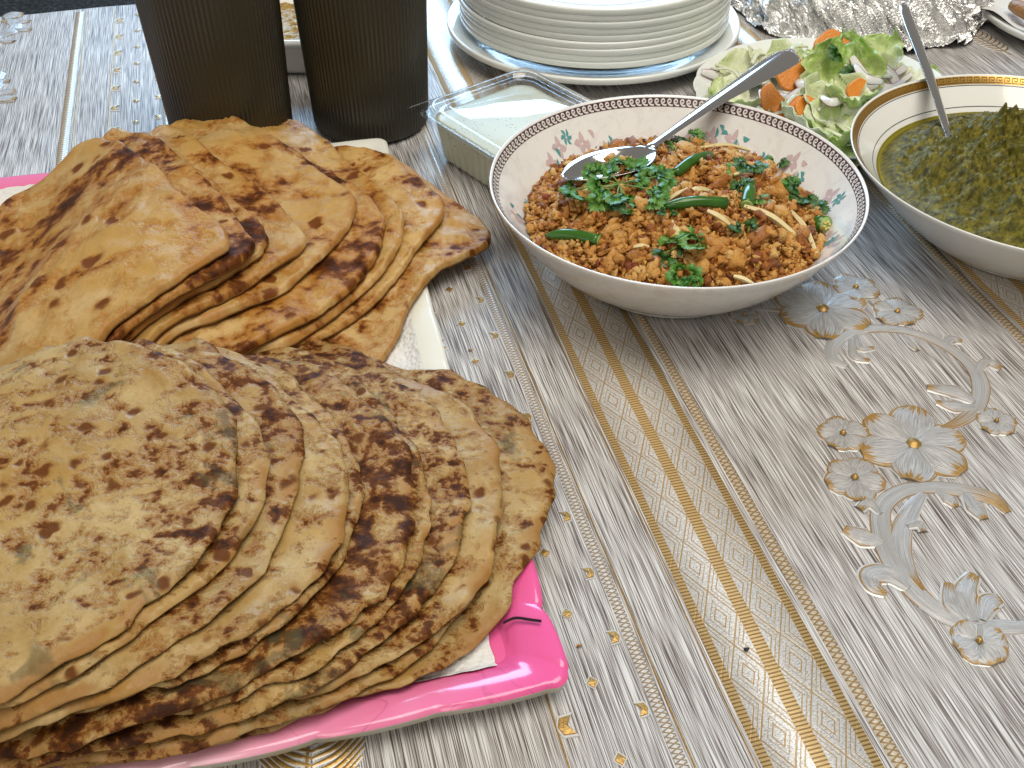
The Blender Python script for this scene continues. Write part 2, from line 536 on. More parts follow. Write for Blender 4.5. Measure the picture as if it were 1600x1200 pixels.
def zp(pts, ox=1200, oy=400, s=0.55):
    return [un(ox + x * s, oy + y * s, 0)[:2] for x, y in pts]
def scroll(strokes, name='scroll_motif', **kw):
    mb = MB()
    for i, (pts, wd) in enumerate(strokes):
        ribbon(mb, zp(pts, **kw), wd, 0.0008, seed=i * 2.3, base=0.0001 * i)
    return mb.build(name, [M_EDGE, M_MOTIF], cloth)
scroll([([(225, 312), (182, 290), (190, 245), (250, 212), (340, 205), (430, 220), (520, 262), (582, 312), (606, 370), (590, 430), (540, 470), (485, 487)], [.0022, .0035, .0045, .0046, .0040, .0036, .0042, .0050, .0052, .0048, .0036, .0014]),
        ([(250, 225), (262, 262), (300, 262)], [.002, .0028, .0016]), ([(236, 240), (245, 285), (288, 298)], [.002, .0030, .0018]),
        ([(500, 258), (520, 235), (552, 240)], [.0012, .0040, .0020]), ([(590, 330), (622, 300), (662, 318)], [.0018, .0036, .0026]),
        ([(590, 430), (530, 425), (480, 412)], [.002, .0048, .0016]), ([(585, 415), (530, 385), (452, 372)], [.002, .0056, .0022]),
        ([(380, 225), (410, 255), (425, 270)], [.001, .0022, .0010]), ([(600, 440), (625, 455), (640, 462)], [.001, .0015, .001])])
scroll([([(760, 1052), (690, 1052), (590, 1045), (500, 1018), (420, 955), (362, 880), (328, 800), (322, 720), (372, 672), (450, 655), (560, 665), (640, 690), (682, 728)],
         [.0030, .0040, .0046, .0050, .0056, .0058, .0058, .0050, .0046, .0044, .0048, .0048, .0022]),
        ([(440, 675), (402, 730), (376, 800), (395, 890), (440, 950)], [.002, .0044, .0056, .0046, .0018]),
        ([(480, 665), (515, 690), (535, 712)], [.0015, .0040, .0020]), ([(555, 668), (590, 715), (615, 748)], [.0018, .0048, .0024]),
        ([(325, 815), (270, 800), (216, 776)], [.0022, .0060, .0028]), ([(400, 945), (345, 905), (292, 908), (300, 940), (335, 962)], [.0026, .0058, .0055, .0042, .0018]),
        ([(560, 1035), (525, 990), (512, 930)], [.0018, .0050, .0022]), ([(590, 1038), (560, 960), (585, 905)], [.0018, .0058, .0026]),
        ([(610, 1035), (628, 985), (660, 975)], [.0018, .0050, .0024]), ([(320, 735), (285, 705), (258, 722)], [.0016, .0028, .0022]),
        ([(395, 770), (430, 765), (442, 785)], [.0012, .0022, .0016]), ([(600, 1050), (602, 1070), (600, 1085)], [.0012, .0014, .0010])])
scroll([([(-60, 250), (0, 215), (70, 190), (95, 150), (60, 125), (10, 130)], [.004, .006, .007, .006, .005, .003]), ([(20, 110), (80, 92), (145, 88)], [.003, .009, .004]),
        ([(90, 150), (140, 130), (188, 128)], [.002, .005, .003]), ([(90, 175), (140, 180), (195, 180)], [.002, .005, .003]), ([(0, 250), (40, 250), (85, 255)], [.002, .006, .003]),
        ([(-40, 560), (0, 510), (60, 505)], [.003, .006, .003]), ([(-20, 590), (40, 575), (100, 565)], [.003, .006, .003]), ([(-40, 620), (30, 615), (100, 615)], [.003, .006, .003]),
        ([(-40, 540), (0, 460), (20, 450)], [.003, .004, .002])], ox=0, oy=0, s=0.25)
def fern(p0, p1, n=9, w=0.03):
    mb = MB()
    a, b = un(*p0, 0)[:2], un(*p1, 0)[:2]
    d = (b - a); L = np.linalg.norm(d); d = d / L; e = np.array([-d[1], d[0]])
    ribbon(mb, [a, (a + b) / 2 + e * .002, b], [.0008, .0007, .0004], .0006, edge=.0012)
    for i in range(n):
        t = 0.12 + 0.82 * i / n
        q = a + d * L * t
        ww = w * math.sin(math.pi * (0.18 + 0.74 * t))
        for sgn in (1, -1):
            ribbon(mb, [q, q + e * sgn * ww * .5 + d * ww * .22, q + e * sgn * ww + d * ww * .75], [.0005, .0011, .0004], .0007, seed=i, edge=.0009)
    return mb.build('fern_motif', [M_EDGE, M_GOLD], cloth)
fern((487, 1290), (487, 1120), 12, .022)
fern((1580, 85), (1500, 40), 10, .012)
scroll([([(-100, 150), (-50, 148), (40, 150)], [.0008, .0010, .0012])])

# ------------------------------------------------------------------ trays
def m_tray(name, hot, pale, cx, ax, ay, lo, hi):
    n = NB(name)
    g = n.node('ShaderNodeTexCoord').outputs['Object']
    x, y, z = n.sep(g)
    d = n.math('ADD', n.math('MULTIPLY', x, ax), n.math('MULTIPLY', y, ay))
    d = n.math('ADD', d, n.math('MULTIPLY', n.math('SUBTRACT', n.noise(g, 11, 3, 0.5, 0.8), 0.5), 0.10))
    f = n.step(d, lo, hi)
    col = n.mix(f, pale, hot)
    vein = n.noise(g, 16, 2, 0.5, 1.2)
    vl = n.math('ABSOLUTE', n.math('SUBTRACT', vein, 0.5))
    dk = n.math('SUBTRACT', 1.0, n.step(vl, 0.002, 0.012))
    col = n.mix(n.math('MULTIPLY', n.math('MULTIPLY', dk, f), 0.35), col, tuple(c * 0.55 for c in hot))
    return n.p(col=col, rough=0.16, spec=0.5, coat=0.3)

def tray(name, corner, ang, wx, wy, mat, label, scallop=1.0):
    """rounded rectangle with a raised scalloped rim; corner = its near or far right corner; extends -x and +/-y along its axes"""
    a = math.radians(ang)
    ex = np.array([math.cos(a), math.sin(a)]); ey = np.array([-math.sin(a), math.cos(a)])
    c = np.array(corner) - ex * wx / 2 + ey * (wy / 2 if wy > 0 else wy / 2)
    hx, hy = wx / 2, abs(wy) / 2
    root = empty(name)
    def ring(inset, z, scal=0.0, bump=0.0):
        scal, bump = scal * scallop, bump * scallop
        pts, r = [], max(0.007 - inset * 0.1, 0.004)
        X, Y = hx - inset, hy - inset
        per = []
        nside = 110
        for (sx, sy, a0) in ((1, -1, -90), (1, 1, 0), (-1, 1, 90), (-1, -1, 180)):
            for t in np.linspace(0, 90, 9):
                an = math.radians(a0 + t)
                per.append((sx * (X - r) + r * math.cos(an), sy * (Y - r) + r * math.sin(an)))
            nx_ = {(1, -1): (1, 1), (1, 1): (-1, 1), (-1, 1): (-1, -1), (-1, -1): (1, -1)}[(sx, sy)]
            p0 = np.array(per[-1]); an = math.radians(a0 + 90)
            p1 = np.array((nx_[0] * (X - r) + r * math.cos(an), nx_[1] * (Y - r) + r * math.sin(an)))
            for t in np.linspace(0, 1, nside + 2)[1:-1]:
                q = p0 + (p1 - p0) * t
                L = np.linalg.norm(p1 - p0) + 0.5 * inset
                ph = (t * L / 0.050 + .3) % 1.0
                wv = abs(math.sin(math.pi * ph)) ** 0.45
                nn = np.array([math.cos(an), math.sin(an)])
                q = q + nn * scal * (wv - 0.7)
                per.append((q[0], q[1], bump * (wv - 0.7)))
        out = []
        for q in per:
            dz = q[2] if len(q) > 2 else 0
            w2 = c + ex * q[0] + ey * q[1]
            out.append((w2[0], w2[1], z + dz))
        return np.array(out)
    spec = [(0.035, 0.0012, 0, 0), (0.022, 0.0014, 0, 0), (0.0040, 0.0060, .0016, .0006), (0.0006, 0.0078, .0034, .0022), (0, 0.0120, .0036, .0026), (0.0012, 0.0135, .0034, .0030), (0.0030, 0.0138, .0032, .0030),
            (0.010, 0.0124, .0028, .0024), (0.016, 0.0104, .0024, .0014), (0.0195, 0.0075, .0006, .0001), (0.0225, 0.0052, .0004, 0), (0.028, 0.0044, 0, 0), (0.06, 0.0042, 0, 0)]
    R = [ring(*s) for s in spec]
    m = len(R[0])
    # underside + rim edge
    V = np.vstack(R[:5]); mesh_obj('underside', V, grid_faces(5, m, True) + [list(range(m))[::-1]], simple(name + '_cream_edge', (0.62, 0.60, 0.50), 0.3, 0, 0.1), root)
    V = np.vstack(R[4:11]); mesh_obj('rim', V, grid_faces(7, m, True), mat, root)
    V = np.vstack(R[10:]); mesh_obj('base', V, grid_faces(3, m, True) + [list(range(2 * m, 3 * m))], mat, root)
    tag(root, label, 'tray')
    return dict(c=c, ex=ex, ey=ey, hx=hx, hy=hy)

T_BACK = tray('serving_tray', (-0.0965, 0.733), 12.6, 0.37, -0.318,
              m_tray('white_pink_melamine', (0.80, 0.20, 0.40), (0.78, 0.78, 0.70), 0, -1, 0, 0.235, 0.30),
              'white tray with pink left end under the folded flatbreads', 0.12)
T_FRONT = tray('serving_tray', (0.0255, 0.2530), 14.0, 0.40, 0.158,
               m_tray('hot_pink_melamine', (0.80, 0.115, 0.34), (0.86, 0.56, 0.63), 0, 1, 0.10, -0.17, 0.045),
               'glossy hot pink tray with scalloped rim under the round flatbreads')

# a dark vein across the front tray's rim
def tray_vein():
    pts = [un(786, 967, .0155), un(805, 962, .0155), un(828, 966, .0160), un(846, 971, .0160)]
    mb = MB()
    P = smooth_prof([p[:2] for p in pts], 5); Z = np.linspace(.0126, .0162, len(P))
    V = []
    for i, q in enumerate(P):
        wd = 0.0008
        V += [(q[0], q[1] - wd, Z[i]), (q[0], q[1] + wd, Z[i])]
    mb.add(V, grid_faces(len(P), 2), 0)
    return mb

# ------------------------------------------------------------------ paper towels under the breads
def m_paper():
    n = NB('embossed_paper_towel')
    g = n.node('ShaderNodeTexCoord').outputs['Object']
    v = n.node('ShaderNodeTexVoronoi', {'Vector': g, 'Scale': 330.0}).outputs['Distance']
    n.bump(n.math('ADD', v, n.math('MULTIPLY', n.noise(g, 45, 3), 1.2)), 0.0011, 0.8)
    return n.p(col=(0.76, 0.76, 0.74), rough=0.85, spec=0.2)
M_PAPER = m_paper()

def towel(tr, x0, x1, y0, y1, z, label, amp=0.0008, seed=1):
    nx, ny = 90, 70
    nz = CosNoise(0.035, 8, seed)
    V = []
    for j in range(ny):
        for i in range(nx):
            a = x0 + (x1 - x0) * i / (nx - 1); b = y0 + (y1 - y0) * j / (ny - 1)
            if i in (0, nx - 1) or j in (0, ny - 1):
                a += random.uniform(-.0006, .0006); b += random.uniform(-.0006, .0006)
            q = tr['c'] + tr['ex'] * a + tr['ey'] * b
            V.append((q[0], q[1], z(a, b) + amp * (0.6 + 0.4 * float(nz(q[0], q[1])))))
    ob = mesh_obj('paper_towel', V, grid_faces(ny, nx), M_PAPER)
    return tag(ob, label, 'paper towel')
def tray_z(tr):
    def f(a, b):
        d = min(tr['hx'] - abs(a), tr['hy'] - abs(b))
        return float(np.interp(d, [0.0, .0030, .010, .016, .0195, .0225, .028, .06], [.0145, .0150, .0138, .0116, .0085, .0060, .0052, .0050]))
    return f
towel(T_BACK, -0.178, 0.170, -0.149, 0.144, tray_z(T_BACK), 'white embossed paper towel lining the white tray', seed=5)
towel(T_FRONT, -0.18, 0.172, -0.0605, 0.063, tray_z(T_FRONT), 'white paper towel corner showing on the hot pink tray', seed=6)

# ------------------------------------------------------------------ breads: each one is laid over the pile below it
class Pile:
    def __init__(s, x0, x1, y0, y1, cell=0.0022):
        s.x0, s.y0, s.c = x0, y0, cell
        s.nx, s.ny = int((x1 - x0) / cell), int((y1 - y0) / cell)
        s.X, s.Y = np.meshgrid(x0 + np.arange(s.nx) * cell, y0 + np.arange(s.ny) * cell)
        s.H = np.zeros_like(s.X) + 0.0005
    def add_tray(s, tr):
        D = np.stack([s.X - tr['c'][0], s.Y - tr['c'][1]], -1)
        a, b = D @ tr['ex'], D @ tr['ey']
        d = np.minimum(tr['hx'] - np.abs(a), tr['hy'] - np.abs(b))
        h = np.interp(d, [-.004, 0.0, .0030, .010, .016, .0195, .0225, .028, .06], [0, .0150, .0158, .0148, .0128, .0098, .0074, .0068, .0066])
        s.H = np.maximum(s.H, h)
        s.H = np.maximum(s.H, np.interp(d, [-.10, -.07, 0], [0, .0085, .0135]) * (d < .001))   # stiff breads jut out level past the rim
    def sample(s, A, x, y):
        fx = np.clip((x - s.x0) / s.c, 0, s.nx - 1.001); fy = np.clip((y - s.y0) / s.c, 0, s.ny - 1.001)
        i, j = fx.astype(int), fy.astype(int); u, v = fx - i, fy - j
        return A[j, i] * (1 - u) * (1 - v) + A[j, i + 1] * u * (1 - v) + A[j + 1, i] * (1 - u) * v + A[j + 1, i + 1] * u * v
    def lay(s, name, outline, thick, mat, seed, wave=0.0012, curl=0.0, iters=60, lump=0.0005, fluff=None, jit=0.010):
        P = np.asarray(outline, float)
        c = P.mean(0)
        th = np.arctan2(P[:, 1] - c[1], P[:, 0] - c[0]); r = np.hypot(P[:, 0] - c[0], P[:, 1] - c[1])
        o = np.argsort(th); th, r = th[o], r[o]
        NT, NR = 168, 40
        ta = np.linspace(-math.pi, math.pi, NT, endpoint=False)
        ra = np.interp(ta, np.concatenate([th - 2 * math.pi, th, th + 2 * math.pi]), np.tile(r, 3))
        k = np.exp(-0.5 * (np.arange(-6, 7) / 2.0) ** 2); k /= k.sum()
        if jit > .005: ra = np.convolve(np.tile(ra, 3), k, 'same')[NT:2 * NT]
        else: ra = np.convolve(np.tile(ra, 3), [.25, .5, .25], 'same')[NT:2 * NT]
        e = np.random.default_rng(seed)
        for m in range(5, 56):
            ra = ra * (1 + e.normal() * jit / math.sqrt(m) * np.cos(m * ta + e.random() * 6.28) )
        # drape
        dx, dy = s.X - c[0], s.Y - c[1]
        rr = np.hypot(dx, dy); tt = np.arctan2(dy, dx)
        rad = np.interp(tt, np.append(ta, math.pi), np.append(ra, ra[0]))
        q = rr / rad
        M = (q <= 1.03)
        Hm = np.where(M, s.H, 0)
        W = M.astype(float)
        h = Hm.copy()
        def blur(A):
            B = A.copy(); B[1:] += A[:-1]; B[:-1] += A[1:]
            C = B.copy(); C[:, 1:] += B[:, :-1]; C[:, :-1] += B[:, 1:]
            return C
        wb = np.maximum(blur(W), 1e-6)
        for _ in range(iters):
            h = np.where(M, np.maximum(Hm, blur(h * W) / wb), 0)
        for _ in range(4):
            h = np.where(M, blur(h * W) / wb, 0)
        h = np.where(M, np.maximum(h, Hm), 0)
        wn = CosNoise(0.055, 9, seed + 100); wn2 = CosNoise(0.022, 9, seed + 200)
        def wav(x, y, q):
            return wave * np.clip(q - 0.35, 0, 1) * 1.6 * (wn(x, y) + 0.9) .clip(0) + curl * np.clip(q - .7, 0, 1) * (1 + wn(x, y)).clip(0)
        h = h + np.where(M, wav(s.X, s.Y, q), 0)
        # mesh
        rho = 1 - (1 - np.linspace(0, 1, NR)) ** 1.5
        RHO, TA = np.meshgrid(rho, ta, indexing='ij')
        x = c[0] + RHO * ra[None] * np.cos(TA); y = c[1] + RHO * ra[None] * np.sin(TA)
        hb = s.sample(np.where(M, h, s.H), x, y)
        l1, l2 = CosNoise(0.020, 12, seed + 300), CosNoise(0.0095, 12, seed + 400)
        prof = np.sqrt(np.clip(1 - np.clip((RHO - 0.962) / 0.038, 0, 1) ** 2.4, 0, 1))
        lp = lump * (l1(x, y) + 0.55 * l2(x, y))
        if fluff is not None:
            lp = lp + fluff(x, y, RHO)
        top = hb + (thick + np.clip(lp, -thick * .6, None)) * np.clip(prof, 0.0, 1)
        bot = hb + 0.12 * thick * (1 - prof)
        top[-1] = hb[-1] + 0.35 * thick; bot[-1] = top[-1]
        V = np.concatenate([np.stack([x, y, top], -1).reshape(-1, 3), np.stack([x, y, bot], -1)[:-1].reshape(-1, 3)])
        F = grid_faces(NR, NT, True)
        n0 = NR * NT
        Fb = [[f[3] + n0, f[2] + n0, f[1] + n0, f[0] + n0] for f in grid_faces(NR - 1, NT, True)]
        last = n0 + (NR - 2) * NT; lt = (NR - 1) * NT
        Fb += [[lt + (j + 1) % NT, lt + j, last + j, last + (j + 1) % NT][::-1] for j in range(NT)]
        loc = np.stack([x - c[0], y - c[1], 0 * x], -1).reshape(-1, 3)
        A = np.concatenate([loc, loc[:-NT] + np.array([0.31, 0.17, 0])])
        rh = np.concatenate([RHO.ravel(), RHO[:-1].ravel()])
        ob = mesh_obj(name, V, F + Fb, mat, attrs={'bco': A, 'rho': rh})
        # new pile surface
        pr = np.sqrt(np.clip(1 - np.clip((q - 0.962) / 0.05, 0, 1) ** 2.4, 0, 1))
        lpg = np.abs(lump * (l1(s.X, s.Y) + 0.55 * l2(s.X, s.Y)))
        if fluff is not None:
            lpg = lpg + np.clip(fluff(s.X, s.Y, q), 0, None)
        s.H = np.where(q <= 1.0, np.maximum(s.H, h + (thick + lpg) * pr + 0.0003), s.H)
        return ob

def settle(px, z, pl, th):
    """photo points -> places on the pile as it lies so far"""
    B = pl.H.copy()
    for _ in range(6):
        B[1:-1, 1:-1] = (B[1:-1, 1:-1] + B[2:, 1:-1] + B[:-2, 1:-1] + B[1:-1, 2:] + B[1:-1, :-2]) / 5
    out = []
    for a, b in px:
        zz = z
        for _ in range(14):
            P = un(a, b, zz)
            zz = 0.5 * zz + 0.5 * (float(pl.sample(B, np.array([P[0]]), np.array([P[1]]))[0]) + th)
        out.append(un(a, b, zz)[:2])
    return out

def outline(px, z, pl, th, hidden=()):
    pts = settle(px, z, pl, th) + [np.array(h) for h in hidden]
    P = np.array(pts)
    c = P.mean(0)
    o = np.argsort(np.arctan2(P[:, 1] - c[1], P[:, 0] - c[0]))
    P = P[o]
    n = len(P)
    Q = np.vstack([P[-1:], P, P[:2]])
    out = []
    for i in range(1, n + 1):
        a, b, cc, d = Q[i - 1], Q[i], Q[i + 1], Q[i + 2]
        for t in np.linspace(0, 1, 14, endpoint=False):
            # mild tension so that corners stay corners
            k = 0.45
            m1, m2 = k * (cc - a) / 2, k * (d - b) / 2
            out.append((2 * t ** 3 - 3 * t ** 2 + 1) * b + (t ** 3 - 2 * t ** 2 + t) * m1 + (-2 * t ** 3 + 3 * t ** 2) * cc + (t ** 3 - t ** 2) * m2)
    return np.array(out)

def round_outline(px, z, pl, th, rfix=None):
    """a disc through the visible arc, following its unevenness"""
    P = np.array(settle(px, z, pl, th))
    A = np.c_[2 * P, np.ones(len(P))]; b = (P ** 2).sum(1)
    x = np.linalg.lstsq(A, b, rcond=None)[0]
    c = x[:2]; R = math.sqrt(x[2] + c @ c)
    if rfix:
        d = c - P.mean(0)
        c = P.mean(0) + d * (rfix / R); R = rfix
    th = np.arctan2(P[:, 1] - c[1], P[:, 0] - c[0]); res = np.hypot(*(P - c).T) - R
    ta = np.linspace(-math.pi, math.pi, 160, endpoint=False)
    out = []
    for t in ta:
        dd = (th - t + math.pi) % (2 * math.pi) - math.pi
        wgt = np.exp(-0.5 * (dd / 0.16) ** 2)
        rr = R + (wgt @ res) / (wgt.sum() + 0.15)
        out.append(c + rr * np.array([math.cos(t), math.sin(t)]))
    return np.array(out)

PALE_B, TAN_B = (0.57, 0.395, 0.170), (0.41, 0.235, 0.065)
pile = Pile(-0.50, 0.06, 0.36, 0.78)
pile.add_tray(T_BACK)
pile.H += .030 * np.exp(-((pile.X + .265) / .085) ** 2 - ((pile.Y - .665) / .085) ** 2)      # lower breads of the pile, wholly covered
BACK = [  # visible outline in the photo, nominal height, hidden part of the outline, look
    ([(535, 225), (600, 240), (655, 275), (700, 310), (742, 338), (767, 365), (762, 388), (690, 420), (640, 480), (620, 530), (590, 572), (500, 566)], .014, [(-.15, .425), (-.22, .50), (-.20, .66)], .02, 1.2,
     'lowest folded flatbread, its pointed corner overhanging the white tray'),
    ([(540, 228), (620, 252), (692, 312), (690, 345), (645, 400), (600, 460), (520, 520), (440, 552)], .020, [(-.17, .435), (-.23, .50), (-.21, .65)], .035, 1.25,
     'folded flatbread with dark blister rows, second from the white tray'),
    ([(385, 192), (420, 180), (470, 195), (540, 250), (590, 290), (632, 335), (626, 380), (585, 440)], .026, [(-.13, .465), (-.22, .44), (-.25, .58)], .03, 1.0,
     'folded flatbread whose rounded top rests before the right dark cup'),
    ([(400, 215), (500, 262), (570, 300), (602, 342), (590, 400), (540, 470), (470, 516), (400, 556)], .031, [(-.20, .41), (-.26, .48), (-.25, .62)], .075, .9,
     'orange-brown folded flatbread with charred band along its rounded edge'),
    ([(290, 190), (325, 174), (372, 190), (470, 250), (550, 300), (557, 325), (535, 370), (450, 450), (355, 494), (260, 534)], .037, [(-.23, .415), (-.27, .47), (-.265, .60)], -.02, 1.0,
     'pale folded flatbread with its high corner before the left dark cup'),
    ([(245, 206), (280, 204), (330, 240), (420, 305), (478, 368), (472, 390), (440, 415), (345, 470), (250, 524)], .043, [(-.24, .405), (-.29, .45), (-.285, .55)], .02, 1.1,
     'folded flatbread with squared corner, fourth from the top of its pile'),
    ([(300, 262), (360, 310), (405, 345), (418, 372), (410, 396), (370, 424), (320, 450)], .047, [(-.25, .42), (-.28, .48), (-.265, .55)], .04, 1.2,
     'small folded flatbread just peeking out between its neighbours'),
    ([(165, 212), (200, 205), (240, 214), (310, 270), (360, 325), (398, 385), (392, 412), (360, 435), (280, 484), (200, 530)], .050, [(-.25, .395), (-.31, .43), (-.312, .52)], .085, 1.3,
     'heavily blistered brown folded flatbread, directly under the top one'),
    ([(120, 232), (165, 214), (205, 232), (290, 310), (345, 350), (362, 380), (345, 398), (260, 460), (175, 520), (0, 328), (62, 286)], .056, [(-.235, .40), (-.28, .385), (-.325, .42), (-.335, .47)], .045, .85,
     'topmost folded flatbread with large dark scorch patches'),
]
for i, (px, z, hid, am, sp, lab) in enumerate(BACK):
    def puff(x, y, q, s=CosNoise(.034, 8, 900 + i)):
        return 0.0008 * np.clip(s(x, y), 0, 2) * np.clip(1.1 - q, 0, 1)
    j = 0.9 + 0.2 * random.random()
    ob = pile.lay('folded_flatbread', outline(px, z, pile, .0035, hid), 0.0052, m_bread('fried_dough_%d' % i, 3 + i * 2.3, tuple(v * j for v in PALE_B), tuple(v * j for v in TAN_B), 'fold', am, sp), 20 + i,
                  wave=0.0005, lump=0.0004, fluff=puff, jit=0.004)
    tag(ob, lab, 'flatbread', 'folded flatbreads on the white tray')

PALE_F, TAN_F = (0.50, 0.365, 0.165), (0.33, 0.200, 0.062)
pile2 = Pile(-0.44, 0.08, 0.17, 0.53)
pile2.add_tray(T_FRONT)
pile2.add_tray(T_BACK)
FRONT = [
    ([(640, 590), (700, 588), (770, 610), (830, 650), (862, 700), (870, 742), (850, 810), (815, 890), (790, 970), (750, 1022), (690, 1036), (580, 1076), (500, 1112), (400, 1146), (300, 1168), (180, 1190), (60, 1210)], .014, None, .03, 1.0,
     'lowest round flatbread, its greenish edge overhanging the pink tray'),
    ([(650, 612), (720, 640), (762, 690), (770, 770), (760, 860), (700, 1000), (610, 1060), (480, 1118), (330, 1160), (200, 1182), (60, 1208), (-80, 1222)], .018, None, .05, 1.1,
     'second lowest round flatbread in the front pile'),
    ([(600, 592), (690, 620), (740, 650), (774, 700), (782, 780), (775, 850), (745, 940), (700, 982), (600, 1036), (480, 1096)], .023, None, .0, 1.0,
     'pale round flatbread, third from the bottom of the front pile'),
    ([(560, 585), (640, 600), (700, 650), (728, 730), (726, 820), (692, 920), (640, 962), (560, 1040), (420, 1108), (280, 1150), (130, 1190), (-40, 1222)], .028, None, .06, 1.25,
     'round flatbread with dense brown specks, fourth from the bottom'),
    ([(500, 570), (600, 635), (655, 715), (670, 770), (665, 850), (640, 920), (560, 1000)], .033, .108, .05, 1.1,
     'narrow showing round flatbread beneath the most charred one'),
    ([(430, 566), (560, 618), (630, 690), (650, 780), (646, 860), (600, 925), (500, 1004), (350, 1084), (220, 1138), (100, 1180), (0, 1208)], .038, None, .09, .95,
     'most charred round flatbread, in the middle of the front pile'),
    ([(400, 560), (500, 640), (550, 690), (562, 750), (556, 830), (520, 905), (420, 990), (280, 1070)], .043, .105, .03, 1.1,
     'round flatbread barely showing beneath the pale floury one'),
    ([(330, 548), (470, 640), (538, 720), (553, 780), (540, 850), (500, 900), (400, 985), (250, 1062), (150, 1112), (50, 1160), (-60, 1200)], .048, None, .01, 1.1,
     'pale floury round flatbread, fourth from the top of the front pile'),
    ([(240, 526), (330, 552), (420, 610), (470, 690), (474, 730), (468, 765), (440, 860), (340, 965), (230, 1036), (110, 1104), (0, 1166), (-80, 1200)], .053, None, .03, .9,
     'round flatbread with yellow-orange blotches, third from the top'),
    ([(250, 545), (355, 615), (415, 700), (422, 760), (402, 830), (330, 893), (220, 984), (0, 1122)], .058, .106, .02, 1.1,
     'round flatbread directly under the topmost one in front'),
    ([(0, 575), (60, 552), (150, 541), (230, 552), (300, 585), (350, 620), (378, 680), (378, 740), (350, 820), (300, 895), (230, 960), (100, 1040), (0, 1092)], .064, None, .012, .95,
     'topmost round flatbread, broad and pale with scattered brown specks'),
]
for i, (px, z, rf, am, sp, lab) in enumerate(FRONT):
    j = 0.9 + 0.2 * random.random()
    ob = pile2.lay('round_flatbread', round_outline(px, z, pile2, .0022, rf), 0.0034, m_bread('griddled_dough_%d' % i, 41 + i * 3.1, tuple(v * j for v in PALE_F), tuple(v * j for v in TAN_F), 'round', am, sp), 60 + i,
                   wave=0.0009, lump=0.0003, jit=0.007)
    tag(ob, lab, 'flatbread', 'round flatbreads on the pink tray')

# ------------------------------------------------------------------ dark ribbed cups
def m_cup():
    n = NB('smoky_dark_plastic')
    return n.p(col=(0.036, 0.032, 0.021), rough=0.30, spec=0.5, coat=0.0)
M_CUP = m_cup()
def cup(x, y, label):
    root = empty('ribbed_cup')
    NT = 720
    th = np.linspace(0, 2 * math.pi, NT, endpoint=False)
    rib = 0.00042 * np.cos(th * 90)
    prof = [(0.040, 0.0), (0.0435, 0.0006), (0.0452, 0.0025), (0.0458, 0.006)] + [(0.0458 + 0.035 * (z - .006), z) for z in np.linspace(0.010, 0.142, 10)]
    V = []
    for r, z in prof:
        rr = r + rib * (1 if z > 0.002 else 0.3)
        V.append(np.stack([x + rr * np.cos(th), y + rr * np.sin(th), np.full(NT, z + 0.0004)], 1))
    inner = [(0.0500, 0.1435), (0.0482, 0.1430), (0.0470, 0.130), (0.0440, 0.010), (0.0420, 0.004), (0.0001, 0.0035)]
    V2 = [np.stack([x + r * np.cos(th[::6]), y + r * np.sin(th[::6]), np.full(NT // 6, z)], 1) for r, z in inner]
    mesh_obj('wall', np.concatenate(V), grid_faces(len(prof), NT, True) + [list(range(NT))[::-1]], M_CUP, root)
    mesh_obj('lining', np.concatenate(V2), grid_faces(len(inner), NT // 6, True), M_CUP, root)
    return tag(root, label, 'cup', 'dark ribbed cups behind the flatbreads')
cup(-0.2175, 0.752, 'left of the two dark brown ribbed plastic cups')
cup(-0.1135, 0.786, 'dark brown ribbed plastic cup beside the clear tub and plates')

# ------------------------------------------------------------------ white dishes behind the cups
M_WHITE = simple('white_glazed_ceramic', (0.80, 0.81, 0.78), 0.12, 0, 0.03, 20, coat=0.3)
M_OPAL = simple('opal_glass', (0.80, 0.83, 0.80), 0.10, 0, 0.02, 15, coat=0.4)
def box_dish(x0, x1, y0, y1, h, label, food_label, fcol):
    root = empty('baking_dish')
    def ring(ins, z, r=0.018, n=8):
        X0, X1, Y0, Y1 = x0 + ins, x1 - ins, y0 + ins, y1 - ins
        P = []
        for cx, cy, a0 in ((X1 - r, Y0 + r, -90), (X1 - r, Y1 - r, 0), (X0 + r, Y1 - r, 90), (X0 + r, Y0 + r, 180)):
            for t in np.linspace(0, 90, n):
                a = math.radians(a0 + t); P.append((cx + r * math.cos(a), cy + r * math.sin(a), z))
        return np.array(P)
    R = [ring(.012, .0005), ring(.009, .004), ring(.005, h - .008), ring(.0045, h - .007), ring(0.0, h - .006), ring(-.001, h - .003), ring(0.0, h), ring(.005, h), ring(.008, h - .003), ring(.012, .006)]
    m = len(R[0])
    mesh_obj('wall', np.vstack(R), grid_faces(len(R), m, True) + [list(range(m))[::-1], list(range(9 * m, 10 * m))], M_WHITE, root)
    tag(root, label, 'dish')
    nx = 60
    nz = CosNoise(.012, 12, int(x0 * -1000))
    V = []
    for j in range(nx):
        for i in range(nx):
            x = x0 + .0095 + (x1 - x0 - .019) * i / (nx - 1); y = y0 + .0095 + (y1 - y0 - .019) * j / (nx - 1)
            V.append((x, y, h - .009 + .0011 * float(nz(x, y))))
    n = NB('golden_pudding'); g = n.node('ShaderNodeTexCoord').outputs['Object']
    f = n.noise(g, 240, 4, .7)
    n.bump(f, .002)
    m_ = n.p(col=n.ramp(f, [(.35, tuple(c * .5 for c in fcol)), (.52, fcol), (.7, tuple(min(1, c * 1.5) for c in fcol))]), rough=.3)
    tag(mesh_obj('golden_pudding', V, grid_faces(nx, nx), m_), food_label, 'pudding')
box_dish(-0.252, -0.112, 0.860, 0.975, 0.034, 'white rectangular dish seen between the two dark cups', 'golden yellow food filling the near white dish between cups', (.42, .27, .06))
box_dish(-0.255, -0.112, 0.992, 1.075, 0.034, 'second white dish behind, just below the top edge between cups', 'pale yellow food in the rear white dish', (.55, .48, .28))

